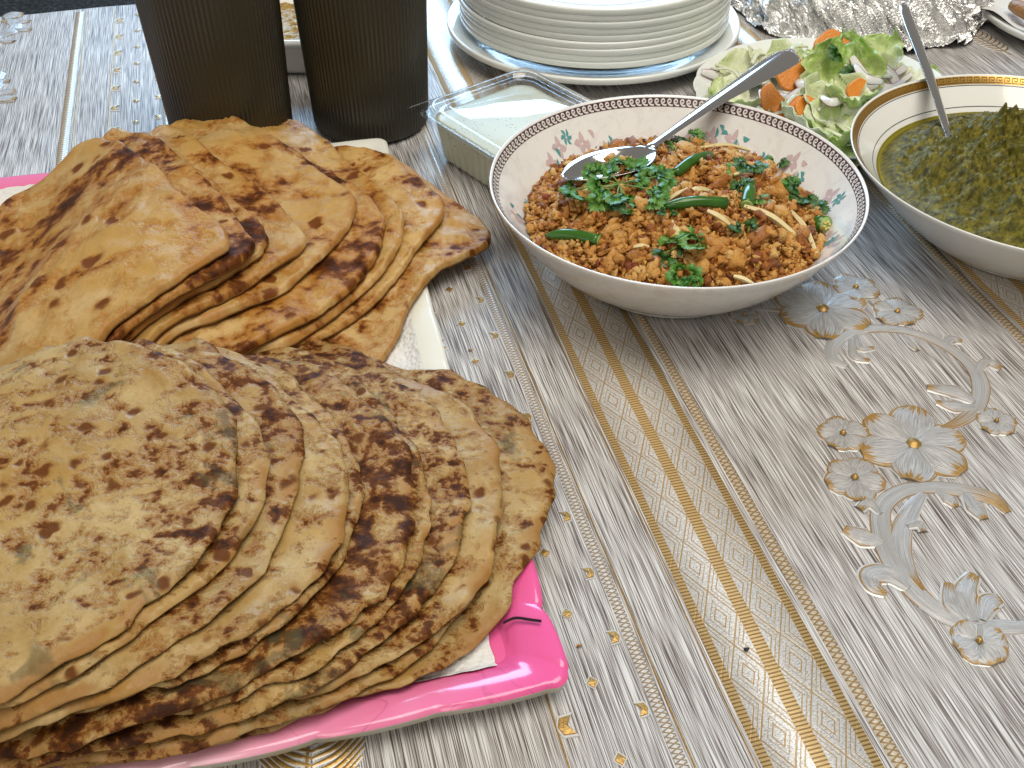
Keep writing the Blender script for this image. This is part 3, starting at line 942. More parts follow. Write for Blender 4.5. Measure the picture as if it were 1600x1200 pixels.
# ------------------------------------------------------------------ plates
def plate_prof(R, foot, h, t=0.0022):
    out = smooth_prof([(foot * .5, .0012), (foot, 0.0), (foot + .003, .0012), (foot + .022, h * .26), (R - .014, h * .60), (R - .0022, h - .0053), (R - .0003, h - .0044)], 5)
    inn = smooth_prof([(R, h - .0022), (R - .0002, h - .0004), (R - .0016, h + .0006), (R - .0045, h - .0002), (R - .016, h * .66 + t), (foot + .020, h * .26 + t), (foot - .002, t + .0012), (foot * .4, t + .001), (.0001, t + .001)], 5)
    return np.vstack([out, inn])
PL = (0.074, 0.953)
names = ['wide shallow white plate at the very bottom of the plate stack', 'white plate second from the bottom of the stack', 'white plate third from the bottom of the stack', 'white plate fourth from the bottom of the stack',
         'white plate fifth from the bottom of the stack', 'white plate fifth from the top of the stack', 'white plate fourth from the top of the stack', 'white plate third from the top of the stack',
         'white plate second from the top of the stack', 'topmost white plate of the stack, its hollow just in view']
for i, lab in enumerate(names):
    R, ft, hh = (0.134, .078, .0185) if i == 0 else (0.1225 + 0.0006 * math.sin(i * 2.1), .070, .0185)
    z0 = 0.0005 if i == 0 else 0.0085 + (i - 1) * 0.0057
    ox, oy = (0, 0) if i == 0 else (random.uniform(-.0014, .0014), .002 + random.uniform(-.0014, .0014))
    pr = plate_prof(R, ft, hh)
    V, F = lathe(pr, 144, 0, 0)
    if i == 0:
        m0 = None
    o = mesh_obj('plate', V + np.array([PL[0] + ox, PL[1] + oy, z0]), F, M_OPAL)
    tag(o, lab, 'plate', 'white plates in the stack')

# ------------------------------------------------------------------ clear tub of raita
def clear_plastic(name='clear_plastic', k=0.55, k0=0.03):
    n = NB(name)
    tr = n.node('ShaderNodeBsdfTransparent', {'Color': (0.97, 0.98, 0.98, 1)})
    gl = n.node('ShaderNodeBsdfGlossy', {'Color': (1, 1, 1, 1), 'Roughness': 0.04})
    lw = n.node('ShaderNodeLayerWeight', {'Blend': 0.42})
    f = n.math('ADD', n.math('MULTIPLY', lw.outputs['Fresnel'], k), k0, clamp=True)
    mx = n.node('ShaderNodeMixShader', {0: f, 1: tr.outputs[0], 2: gl.outputs[0]})
    n.nt.links.new(mx.outputs[0], n.out.inputs['Surface'])
    n.nt.nodes.remove(n.b)
    return n.m
M_CLEAR = clear_plastic()
M_CLEARW = clear_plastic('clear_thin_plastic', 0.16, 0.0)
TC, TA = np.array([0.0055, 0.7140]), math.radians(39)
def tub_ring(hx, hy, r, z, rib=0.0, n=12, side=40):
    ex = np.array([math.cos(TA), math.sin(TA)]); ey = np.array([-math.sin(TA), math.cos(TA)])
    P = []
    cs = ((hx - r, -(hy - r), -90), (hx - r, hy - r, 0), (-(hx - r), hy - r, 90), (-(hx - r), -(hy - r), 180))
    for k, (cx, cy, a0) in enumerate(cs):
        for t in np.linspace(0, 90, n):
            a = math.radians(a0 + t); P.append((cx + r * math.cos(a), cy + r * math.sin(a)))
        nx_ = cs[(k + 1) % 4]
        a = math.radians(a0 + 90)
        p0, p1 = np.array(P[-1]), np.array((nx_[0] + r * math.cos(a), nx_[1] + r * math.sin(a)))
        L = np.linalg.norm(p1 - p0)
        for t in np.linspace(0, 1, side + 2)[1:-1]:
            q = p0 + (p1 - p0) * t + np.array([math.cos(a), math.sin(a)]) * rib * (abs(math.sin(math.pi * t * round(L / .0078))) - 1)
            P.append((q[0], q[1]))
    P = np.array(P)
    W = TC + P[:, :1] * ex + P[:, 1:] * ey
    return np.c_[W, np.full(len(W), z)]
def raita_mat():
    n = NB('herbed_yogurt'); g = n.node('ShaderNodeTexCoord').outputs['Object']
    v = n.node('ShaderNodeTexVoronoi', {'Vector': g, 'Scale': 300.0, 'Randomness': 1.0})
    d = n.math('LESS_THAN', v.outputs['Distance'], 0.16)
    r = n.math('GREATER_THAN', n.noise(g, 90, 2), 0.52)
    sp = n.math('MULTIPLY', d, r)
    b = n.mix(n.noise(g, 60, 3), (0.72, 0.74, 0.56), (0.80, 0.82, 0.68))
    return n.p(col=n.mix(n.math('MULTIPLY', sp, 0.8), b, (0.07, 0.09, 0.03)), rough=0.25, spec=0.5)
HX, HY = 0.0495, 0.0540
R = [tub_ring(HX - .009, HY - .009, .010, .0015, .0012), tub_ring(HX - .0075, HY - .0075, .012, .004, .0014), tub_ring(HX - .0036, HY - .0036, .013, .033, .0014), tub_ring(HX - .0034, HY - .0034, .013, .0345, 0), tub_ring(HX - .006, HY - .006, .012, .0348, 0)]
m = len(R[0])
tag(mesh_obj('herb_yogurt_dip', np.vstack(R), grid_faces(5, m, True) + [list(range(m))[::-1], list(range(4 * m, 5 * m))], raita_mat()), 'pale green herb-flecked yogurt dip in the clear tub', 'dip')
root = empty('plastic_tub')
R = [tub_ring(HX - .0086, HY - .0086, .010, .0004, .0012), tub_ring(HX - .0070, HY - .0070, .012, .0040, .0014), tub_ring(HX - .0028, HY - .0028, .013, .0360, .0014), tub_ring(HX - .0015, HY - .0015, .014, .0385, 0), tub_ring(HX + .0045, HY + .0045, .015, .0390, 0), tub_ring(HX + .0055, HY + .0055, .015, .0380, 0)]
mesh_obj('wall', np.vstack(R), grid_faces(6, m, True), M_CLEARW, root)
R = [tub_ring(HX + .0088, HY + .0088, .006, .0390), tub_ring(HX + .0084, HY + .0084, .006, .0402), tub_ring(HX + .0012, HY + .0012, .014, .0405), tub_ring(HX + .0002, HY + .0002, .014, .0440), tub_ring(HX - .0016, HY - .0016, .014, .0452), tub_ring(HX - .0034, HY - .0034, .014, .0444), tub_ring(HX - .0044, HY - .0044, .014, .0418), tub_ring(HX - .0085, HY - .0085, .013, .0412), tub_ring(HX - .0100, HY - .0100, .012, .0424)]
mesh_obj('lid', np.vstack(R), grid_faces(9, m, True) + [list(range(8 * m, 9 * m))], M_CLEAR, root)
tag(root, 'clear lidded plastic tub between dark cup and patterned bowl', 'tub')

# ------------------------------------------------------------------ bowls
def bowl_inner(prof_in):
    P = smooth_prof(prof_in, 6)
    o = np.argsort(P[:, 0])
    return lambda r: np.interp(r, P[o, 0], P[o, 1])

M_BOWL1 = None
def m_patterned():
    n = NB('floral_glazed_ceramic')
    g = n.node('ShaderNodeTexCoord').outputs['Object']
    f = n.noise(g, 85, 3, .6, .9)
    k = n.step(f, .53, .60)
    f2 = n.step(n.noise(n.vscale(g, 1, 1, 1, (4, 2, 1)), 70, 2, .5, .9), .55, .62)
    c = n.mix(n.math('MULTIPLY', k, .30), (0.80, 0.80, 0.78), (0.66, 0.60, 0.59))
    c = n.mix(n.math('MULTIPLY', f2, .16), c, (0.66, 0.66, 0.72))
    return n.p(col=c, rough=.09, coat=.4)
M_BOWL1 = m_patterned()
M_PLUM = simple('plum_print', (0.085, 0.040, 0.060), .15, 0, .3, 200)
M_TEAL = simple('teal_print', (0.10, 0.33, 0.34), .15, 0, .4, 300)
M_PINK = simple('pale_pink_print', (0.58, 0.45, 0.46), .15, 0, .2, 300)
M_CREAMW = simple('cream_print', (0.72, 0.70, 0.66), .15, 0, .05, 300)

BC = np.array([0.1030, 0.5840])
IN1 = [(.0001, .0085), (.050, .0095), (.068, .0150), (.086, .0270), (.103, .0455), (.1155, .0618)]
in1 = bowl_inner(IN1)
root = empty('serving_bowl')
out = smooth_prof([(.0001, .0022), (.058, .0022), (.0600, .0006), (.0625, .0006), (.0640, .0030), (.074, .0105), (.0895, .0235), (.1055, .0425), (.1165, .0600)], 6)
lip = [(.1173, .0620), (.1172, .0630), (.1164, .0632)]
V, F = lathe(np.vstack([out, lip, smooth_prof(IN1, 6)[::-1]]), 200, *BC)
mesh_obj('body', V, F, M_BOWL1, root)

def on_bowl(c, inn, th, r, lift):
    r = np.asarray(r, float); th = np.asarray(th, float)
    z = inn(r) 
    s = (inn(r + .0005) - inn(r - .0005)) / .001
    n = np.sqrt(1 + s * s)
    rr = r - lift * s / n
    return np.stack([c[0] + rr * np.cos(th), c[1] + rr * np.sin(th), z + lift / n], -1)

def ring_band(c, inn, r0, r1, lift, mat, name, parent, nt=240):
    th = np.linspace(0, 2 * math.pi, nt, endpoint=False)
    V = np.concatenate([on_bowl(c, inn, th, np.full(nt, r), lift) for r in np.linspace(r0, r1, 5)])
    return mesh_obj(name, V, grid_faces(5, nt, True), mat, parent)

def stroke_units(c, inn, N, r0, r1, path, width, lift, mat, name, parent):
    """repeat a polyline (x 0..1 around, y 0..1 across the rim) round the bowl"""
    mb = MB()
    P = np.array(path, float)
    rm = (r0 + r1) / 2
    px = 2 * math.pi / N * rm
    Q = np.c_[P[:, 0] * px, r0 + P[:, 1] * (r1 - r0)]
    T = np.gradient(Q, axis=0); T /= np.linalg.norm(T, axis=1)[:, None]
    Nn = np.c_[-T[:, 1], T[:, 0]]
    w = np.atleast_1d(width)
    w = np.interp(np.linspace(0, 1, len(P)), np.linspace(0, 1, len(w)), w)[:, None]
    A, B = Q + Nn * w, Q - Nn * w
    k = len(P)
    for i in range(N):
        t0 = 2 * math.pi * i / N
        V = np.concatenate([on_bowl(c, inn, t0 + A[:, 0] / rm, A[:, 1], lift), on_bowl(c, inn, t0 + B[:, 0] / rm, B[:, 1], lift)])
        mb.add(V, [[j, j + 1, k + j + 1, k + j] for j in range(k - 1)])
    return mb.build(name, mat, parent)

ring_band(BC, in1, .1116, .1154, .00015, M_PLUM, 'rim_band', root)
hook = [(0.0, .15), (.25, .12), (.55, .2), (.80, .45), (.80, .72), (.55, .86), (.32, .72), (.34, .50), (.52, .44), (.60, .58)]
stroke_units(BC, in1, 158, .1118, .1152, smooth_prof(hook, 3), [.00034, .00042, .00034, .00026], .00032, M_CREAMW, 'wave_border', root)

def petal(c, inn, th, r, L, W, ang, lift, mb, n=7):
    d = np.array([math.cos(ang), math.sin(ang)]); e = np.array([-d[1], d[0]])
    t = np.linspace(0, 1, n)
    w = W * np.sin(np.pi * t) ** .8 * (1 - .25 * t)
    bend = .18 * L * np.sin(np.pi * t)
    Q = (t - .5)[:, None] * L * d + bend[:, None] * e
    A, B = Q + w[:, None] * e, Q - w[:, None] * e
    Q3 = np.stack([A, (A + B) / 2, B])
    V = np.concatenate([on_bowl(c, inn, th + q[:, 0] / r, np.clip(r + q[:, 1], .052, .1095), lift) for q in Q3])
    mb.add(V, grid_faces(3, n))
mt, mp = MB(), MB()
rs = np.random.default_rng(11)
for k in range(34):
    th = 2 * math.pi * (k + rs.normal() * .25) / 34
    r = .098 + .007 * rs.normal()
    r = float(np.clip(r, .086, .105))
    a0 = rs.random() * 6.28
    typ = k % 4
    if typ == 0:
        for j in range(6):
            petal(BC, in1, th + .026 * math.cos(j * 1.05) / 1.0, r + .0022 * math.sin(j * 1.05), .0040, .0011, j * 1.05, .0002, mt)
    elif typ == 2:
        for j in range(3):
            petal(BC, in1, th + .03 * j, r + .002 * (j % 2), .0052, .0012, a0 + j * .8, .0002, mt)
    else:
        for j in range(2):
            petal(BC, in1, th + .05 * j, r - .004 * j, .0055, .0014, a0 + j * 1.1, .0002, mt if typ == 1 else mp)
    for j in range(4):
        petal(BC, in1, th + .09 + .035 * math.cos(j * 1.57), r - .003 + .003 * math.sin(j * 1.57), .0060, .0022, j * 1.57 + .4, .00012, mp)
tag(mp.build('pink_flower_print', M_PINK, root), kind='stuff')
tag(mt.build('teal_leaf_print', M_TEAL, root), kind='stuff')
tag(root, 'cream bowl with plum wave rim and teal floral print', 'bowl')

# ---- saag bowl
SC = np.array([0.3490, 0.6225])
KR, KZ = 0.841, 0.880
IN2 = [(.0001, .0085), (.070, .0095), (.092, .0180), (.110, .0330), (.126, .0480), (.1375, .0585), (.1445, .0650)]
IN2 = [(a * KR, b * KZ) for a, b in IN2]
in2 = bowl_inner(IN2)
root = empty('serving_bowl')
out = smooth_prof([(.0001, .0022), (.070, .0022), (.0720, .0005), (.0745, .0005), (.0765, .0030), (.092, .0120), (.110, .0275), (.129, .0460), (.1450, .0632)], 6) * np.array([KR, KZ])
lip = [(.1462 * KR, .0652 * KZ), (.1460 * KR, .0662 * KZ), (.1453 * KR, .0663 * KZ)]
V, F = lathe(np.vstack([out, lip, smooth_prof(IN2, 6)[::-1]]), 220, *SC)
mesh_obj('body', V, F, M_WHITE, root)
M_GOLDR = simple('gold_rim_print', (0.56, 0.33, 0.07), .22, .55, .15, 300)
M_GOLDD = simple('dark_gold_print', (0.13, 0.065, 0.015), .3, .3, .2, 300)
M_NAVY = simple('dark_thin_line', (0.03, 0.03, 0.045), .2)
ring_band(SC, in2, .1172, .1217, .00015, M_GOLDR, 'gold_rim_band', root)
ring_band(SC, in2, .1163, .1167, .00017, M_NAVY, 'rim_line', root)
ring_band(SC, in2, .1046, .1050, .00017, M_NAVY, 'inner_line', root)
key = [(0, .12), (.86, .12), (.86, .88), (.22, .88), (.22, .42), (.56, .42), (.56, .62)]
kp = []
for a, b in zip(key[:-1], key[1:]):
    for t in (0.0, .08, .92):
        kp.append((a[0] + (b[0] - a[0]) * t, a[1] + (b[1] - a[1]) * t))
kp.append(key[-1])
stroke_units(SC, in2, 136, .1176, .1213, kp, .00026, .00032, M_GOLDD, 'greek_key_border', root)
tag(root, 'white bowl with gold greek key rim at the right edge', 'bowl')

# ------------------------------------------------------------------ saag (thick spinach curry)
def saag():
    NR, NT = 120, 360
    Rm = .1015
    rho = np.linspace(0, 1, NR) ** .75
    th = np.linspace(0, 2 * math.pi, NT, endpoint=False)
    RH, TH = np.meshgrid(rho, th, indexing='ij')
    x, y = RH * Rm * np.cos(TH), RH * Rm * np.sin(TH)
    a, b, c_, d = CosNoise(.060, 8, 1), CosNoise(.020, 12, 2), CosNoise(.0075, 14, 3), CosNoise(.0033, 16, 4)
    body = np.clip(1 - ((RH - .0) / .95) ** 4, 0, 1)
    z = .0378 + .0190 * (1 - RH ** 2) ** .8 + body * (.0024 * a(x, y) + .0018 * b(x, y) + .0015 * np.abs(c_(x, y)) + .0007 * d(x, y))
    z += -.0035 * np.clip(RH - .93, 0, 1) / .07 * 0
    # a swept ridge at the back and a groove left by the spoon
    rx, ry = un(1575, 195, .060)[:2] - SC
    q = np.exp(-(((x - rx) * .85 + (y - ry) * .5) / .021) ** 2 - (((y - ry) * .85 - (x - rx) * .5) / .014) ** 2)
    z += .0150 * q * (1 + .10 * c_(x, y))
    gx, gy = un(1500, 290, .054)[:2] - SC
    t = (x - gx) * .45 - (y - gy) * .9; s = (x - gx) * .9 + (y - gy) * .45
    z += -.0045 * np.exp(-(s / .010) ** 2 - (t / .05) ** 2) + .003 * np.exp(-((s - .016) / .009) ** 2 - (t / .045) ** 2)
    edge = np.clip((RH - .90) / .10, 0, 1)
    lim = in2(np.clip(RH * Rm, 0, .14)) + .0006
    z = z * (1 - edge) + (.0362) * edge
    z = np.maximum(z, lim)
    V = np.stack([SC[0] + x, SC[1] + y, z], -1).reshape(-1, 3)
    n = NB('spinach_curry')
    p = n.attr('bco'); rr = n.attr('rho', 'Fac')
    f = n.noise(p, 210, 5, .68); f2 = n.noise(p, 60, 3); fl = n.noise(p, 150, 2, .5)
    col = n.ramp(f, [(.30, (.016, .015, .003)), (.42, (.070, .063, .006)), (.54, (.165, .142, .013)), (.72, (.32, .27, .040))])
    col = n.mix(n.math('MULTIPLY', n.step(f2, .5, .62), .35), col, (.060, .072, .006))
    col = n.mix(n.math('MULTIPLY', n.step(fl, .715, .76), .6), col, (.42, .38, .14))
    ring = n.step(n.math('ADD', rr, n.math('MULTIPLY', n.math('SUBTRACT', f2, .5), .06)), .955, .985)
    col = n.mix(ring, col, (.27, .23, .006))
    n.bump(n.math('ADD', f, n.math('MULTIPLY', n.noise(p, 560, 4, .65), .45)), .0034, 0.9)
    m_ = n.p(col=col, rough=.30, spec=.32)
    o = mesh_obj('spinach_curry', V, grid_faces(NR, NT, True), m_, attrs={'bco': np.stack([x, y, 0 * x], -1).reshape(-1, 3), 'rho': RH.ravel()})
    return tag(o, 'thick dark green spinach curry filling the gold-rimmed bowl', 'curry')
saag()

# ------------------------------------------------------------------ crumbled fry in the patterned bowl
hn, hn2 = CosNoise(.045, 9, 31), CosNoise(.018, 10, 32)
def heap(x, y):
    """x, y relative to the bowl centre"""
    r = np.hypot(x, y + .004) / .0945
    return .0380 + .0250 * np.clip(1 - r ** 2.4, 0, 1) + (.0026 * hn(x, y) + .0016 * hn2(x, y)) * np.clip(1.15 - r, 0, 1)
def ico():
    t = (1 + 5 ** .5) / 2
    v = [(-1, t, 0), (1, t, 0), (-1, -t, 0), (1, -t, 0), (0, -1, t), (0, 1, t), (0, -1, -t), (0, 1, -t), (t, 0, -1), (t, 0, 1), (-t, 0, -1), (-t, 0, 1)]
    f = [(0, 11, 5), (0, 5, 1), (0, 1, 7), (0, 7, 10), (0, 10, 11), (1, 5, 9), (5, 11, 4), (11, 10, 2), (10, 7, 6), (7, 1, 8), (3, 9, 4), (3, 4, 2), (3, 2, 6), (3, 6, 8), (3, 8, 9), (4, 9, 5), (2, 4, 11), (6, 2, 10), (8, 6, 7), (9, 8, 1)]
    v = [np.array(p) / math.hypot(1, t) for p in v]
    mid, F = {}, []
    def m(a, b):
        k = (min(a, b), max(a, b))
        if k not in mid:
            q = v[a] + v[b]; v.append(q / np.linalg.norm(q)); mid[k] = len(v) - 1
        return mid[k]
    for a, b, c in f:
        ab, bc, ca = m(a, b), m(b, c), m(c, a)
        F += [(a, ab, ca), (b, bc, ab), (c, ca, bc), (ab, bc, ca)]
    return np.array(v), np.array(F)
def crumble():
    IV, IF = ico()
    mb_V, mb_F, mb_C = [], [], []
    n0 = 0
    # base heap
    NR, NT = 50, 150
    rho = np.linspace(0, 1, NR); th = np.linspace(0, 2 * math.pi, NT, endpoint=False)
    RH, TH = np.meshgrid(rho, th, indexing='ij')
    x, y = .0945 * RH * np.cos(TH), .0945 * RH * np.sin(TH) - .004
    z = heap(x, y) - .0022
    z = np.maximum(z, in1(np.hypot(x, y)) + .0004)
    V = np.stack([BC[0] + x, BC[1] + y, z], -1).reshape(-1, 3)
    mb_V.append(V); mb_F.append(np.array(grid_faces(NR, NT, True))); mb_C.append(np.tile([.25, .5, 0], (len(V), 1)))
    faces = [list(f) for f in mb_F[0]]
    n0 = len(V)
    e = np.random.default_rng(5)
    N = 7600
    for i in range(N):
        r = .0940 * math.sqrt(e.random()); t = e.random() * 2 * math.pi
        x, y = r * math.cos(t), r * math.sin(t) - .004
        r = math.hypot(x, y)
        s = float(np.clip(e.lognormal(math.log(.00125), .52), .0005, .0048))
        if i < 150: s = e.uniform(.0040, .0068)
        if r > .086: s = min(s, .0028)
        sc3 = s * (0.45 + .95 * e.random(3))
        rot, _ = np.linalg.qr(e.normal(size=(3, 3)))
        lump = 1 + .36 * np.sin(IV @ e.normal(size=3) * 3.1 + e.random() * 6) + .24 * np.sin(IV @ e.normal(size=3) * 6 + e.random() * 6) + .12 * e.normal(size=len(IV))
        V = (IV * lump[:, None] * sc3) @ rot.T
        zc = float(heap(np.array(x), np.array(y))) + e.normal() * .0011 + (s * .15 if s < .004 else -s * .30)
        zc = max(zc, float(in1(r)) + s * .75)
        V = V + np.array([BC[0] + x, BC[1] + y, zc])
        mb_V.append(V)
        faces += (IF + n0).tolist()
        n0 += len(V)
        q = float(np.clip(.5 + .20 * e.normal() + .13 * float(hn(x * 1.7, y * 1.7)), 0, 1))
        mb_C.append(np.tile([q, e.random(), e.random()], (len(V), 1)))
    n = NB('spiced_crumble')
    p = n.attr('bco'); q, s2, s3 = n.sep(p)
    g = n.node('ShaderNodeTexCoord').outputs['Object']
    f = n.noise(g, 700, 4, .65); f2 = n.noise(g, 160, 3, .6)
    k = n.math('ADD', n.math('MULTIPLY', q, .62), n.math('ADD', n.math('MULTIPLY', f, .26), n.math('MULTIPLY', f2, .24)))
    col = n.ramp(k, [(.22, (.11, .030, .006)), (.36, (.30, .092, .012)), (.50, (.50, .205, .032)), (.64, (.64, .330, .075)), (.85, (.70, .44, .15))])
    red = n.math('GREATER_THAN', s2, .982)
    col = n.mix(n.math('MULTIPLY', red, .8), col, (.20, .016, .008))
    n.bump(n.math('ADD', f, f2), .0016, .9)
    m_ = n.p(col=col, rough=n.math('ADD', .22, n.math('MULTIPLY', f2, .38)), spec=.5)
    o = mesh_obj('crumbled_fry', np.concatenate(mb_V), faces, m_, attrs={'bco': np.concatenate(mb_C)})
    return tag(o, 'orange-brown crumbled spiced fry heaped in the patterned bowl', 'curry', kind='stuff')
crumble()

def hz(px, py, lift=0.0):
    """where a photo point meets the heap"""
    z = .055
    for _ in range(12):
        P = un(px, py, z)
        z = float(heap(P[0] - BC[0], P[1] - BC[1])) + lift
    return np.array([P[0], P[1], z])

# ---- serving spoon in the crumble
M_STEEL = simple('polished_steel', (0.64, 0.64, 0.65), .09, 1.0, .05, 40)
def loft_strip(stations, name, mat, parent, nx=11, thick=.0013):
    """stations: (centre, side unit, up unit, half width, cup depth)"""
    T, B = [], []
    ss = np.linspace(-1, 1, nx)
    for c, sd, up, w, cup in stations:
        for s in ss:
            q = np.array(c) + np.array(sd) * s * w + np.array(up) * (cup * (s * s))
            T.append(q + np.array(up) * thick * .5 * math.sqrt(max(0, 1 - s ** 6) + .05)); B.append(q - np.array(up) * thick * .5 * math.sqrt(max(0, 1 - s ** 6) + .05))
    k = len(stations)
    V = np.array(T + B); n0 = k * nx
    F = grid_faces(k, nx) + [[f[3] + n0, f[2] + n0, f[1] + n0, f[0] + n0] for f in grid_faces(k, nx)]
    for i in range(k - 1):
        F.append([i * nx, (i + 1) * nx, n0 + (i + 1) * nx, n0 + i * nx])
        F.append([(i + 1) * nx + nx - 1, i * nx + nx - 1, n0 + i * nx + nx - 1, n0 + (i + 1) * nx + nx - 1])
    F.append([j for j in range(nx)][::-1] + [n0 + j for j in range(nx)])
    F.append([(k - 1) * nx + j for j in range(nx)] + [n0 + (k - 1) * nx + j for j in range(nx)][::-1])
    return mesh_obj(name, V, F, mat, parent)
def unit(v):
    v = np.asarray(v, float); return v / np.linalg.norm(v)
def along(A, B, tpx):
    """extend line A->B until it shows at photo point x = tpx[0]"""
    lo, hi = 1.0, 6.0
    sgn = 1 if tpx[0] > proj(A)[0] else -1
    for _ in range(50):
        m_ = (lo + hi) / 2
        if (proj(A + (B - A) * m_)[0] - tpx[0]) * sgn < 0: lo = m_
        else: hi = m_
    return A + (B - A) * lo
def spoon(A, Bm, E, tip, side, widths, label, bowl_w, cup, thick=.0014):
    root = empty('serving_spoon')
    d = unit(E - A)
    up = unit(np.cross(side, d)); up = up if up[2] > 0 else -up
    sd = unit(np.cross(d, up))
    st = []
    L = np.linalg.norm(E - A)
    for t in np.linspace(0, 1, 26):
        w = np.interp(t, np.linspace(0, 1, len(widths)), widths)
        if t > .93: w *= math.sqrt(max(.02, 1 - ((t - .93) / .07) ** 2)) * .85 + .15
        bow = .0015 * math.sin(math.pi * t)
        st.append((A + d * L * t + up * bow, sd, up, w, -w * .30))
    loft_strip(st, 'handle', M_STEEL, root, 11, thick)
    dt = tip - A; Lb = np.linalg.norm(dt); db = unit(dt)
    upb = unit(np.cross(sd, db)); upb = upb if upb[2] > 0 else -upb
    st = []
    for t in np.linspace(-.04, 1, 26):
        tt = max(t, 0)
        w = widths[0] * .95 + (bowl_w - widths[0]) * math.sin(math.pi * min(1, tt * .98 + .02) ** .85) ** .75
        if t > .9: w *= max(.05, math.sqrt(max(0, 1 - ((t - .9) / .1) ** 2)))
        dep = cup * math.sin(math.pi * tt) ** .8
        st.append((A + db * Lb * t - upb * dep, sd, upb, max(w, .0008), dep * .95))
    loft_strip(st, 'bowl', M_STEEL, root, 15, .0012)
    return tag(root, label, 'spoon')
A = un(1010, 232, .0690); Bm = un(1118, 158, .0690)
E_ = along(A, Bm, (1236, 75))
tip = un(884, 280, .0655)
dsp = unit(E_ - A)
spoon(A, Bm, E_, tip, unit(np.cross(dsp, unit(np.array([-.10, .06, .99])))), [.0034, .0038, .0050, .0072, .0100, .0128, .0140], 'steel serving spoon lying in the patterned bowl, handle towards the salad', .0215, .008)
# spoon in the saag, seen nearly edge-on
A2 = un(1492, 242, .0485); B2 = un(1455, 130, .0610)
E2 = along(A2, B2, (1414, 25))
dsp = unit(E2 - A2)
vw = unit(A2 - CC)
side = unit(np.cross(dsp, unit(.93 * np.cross(dsp, vw) + .34 * vw)))
A2 = A2 - dsp * .012
spoon(A2, B2, E2, A2 + np.array([.003, -.010, -.030]), side, [.0036, .0040, .0055, .0075, .0088, .0080], 'steel spoon standing in the green curry, seen edge-on', .012, .003, .0030)

# ---- garnish
def m_leaf(name, c1, c2, rough=.38):
    n = NB(name)
    p = n.attr('bco'); u, v, z = n.sep(p)
    g = n.node('ShaderNodeTexCoord').outputs['Object']
    f = n.noise(g, 260, 3)
    vein = n.step(n.math('ABSOLUTE', u), .0, .10)
    col = n.mix(f, c1, c2)
    col = n.mix(n.math('MULTIPLY', n.math('SUBTRACT', 1.0, vein), .35), col, tuple(min(1, c * 1.8) for c in c2))
    n.bump(n.noise(g, 900, 2), .0006, .6)
    m_ = n.p(col=col, rough=rough, spec=.45)
    return m_
M_CORI = [m_leaf('coriander_leaf', (.030, .11, .012), (.085, .25, .025)), m_leaf('coriander_leaf_dark', (.016, .060, .008), (.045, .14, .018)), m_leaf('coriander_leaf_light', (.06, .17, .02), (.14, .30, .05))]
M_STEM = simple('coriander_stem', (.16, .30, .06), .4)
def leaf_mesh(c, nrm, direction, size, e):
    """a three-lobed jagged leaf"""
    z = unit(nrm); x = unit(np.array(direction) - z * np.dot(direction, z)); y = np.cross(z, x)
    mb = MB()
    droop = e.uniform(-.35, .5)
    for k, (a, L) in enumerate(((0, 1.0), (.95, .82), (-.95, .82))):
        n = 15
        tt = np.linspace(-1, 1, n)
        pts, loc = [], []
        d = np.array([math.cos(a), math.sin(a)]); s = np.array([-d[1], d[0]])
        base = d * .06
        for rr in (.33, .68, 1.0):
            for t in tt:
                an = t * .72
                jag = 1 - .26 * (abs(((t + 1) * 2.5) % 1.0 - .5) * 2) * rr
                rad = L * rr * (jag if rr == 1.0 else 1) * (1 - .20 * abs(t) ** 2)
                q = base + rad * (math.cos(an) * d + math.sin(an) * s * .92)
                h = droop * (q @ q) * .30 - .10 * abs(t) * rr + .05 * math.sin(7 * q[0] + 5 * q[1] + k)
                pts.append((q[0], q[1], h)); loc.append((t * .6, rr, 0))
        pts.append((base[0], base[1], 0)); loc.append((0, 0, 0))
        P = np.array(pts) * size * .62
        V = np.array(c) + P[:, :1] * x + P[:, 1:2] * y + P[:, 2:] * z
        F = grid_faces(3, n) + [[3 * n, i, i + 1] for i in range(n - 1)]
        mb.add(V, F, 0, bco=np.array(loc))
    return mb
def tube_mb(mb, pts, radii, n=8, mi=0, **kw):
    P = np.array(pts, float)
    T = np.gradient(P, axis=0); T /= np.linalg.norm(T, axis=1)[:, None] + 1e-12
    ref = np.array([.13, .21, .97])
    V = []
    for p, t, r in zip(P, T, radii):
        a = unit(np.cross(t, ref)); b = np.cross(t, a)
        for k in range(n):
            q = 2 * math.pi * k / n
            V.append(p + r * (math.cos(q) * a + math.sin(q) * b))
    F = grid_faces(len(P), n, True) + [list(range(n))[::-1], list(range((len(P) - 1) * n, len(P) * n))]
    at = {k: np.tile(v, (len(V), 1)) for k, v in kw.items()}
    mb.add(V, F, mi, **at)
ce = np.random.default_rng(23)
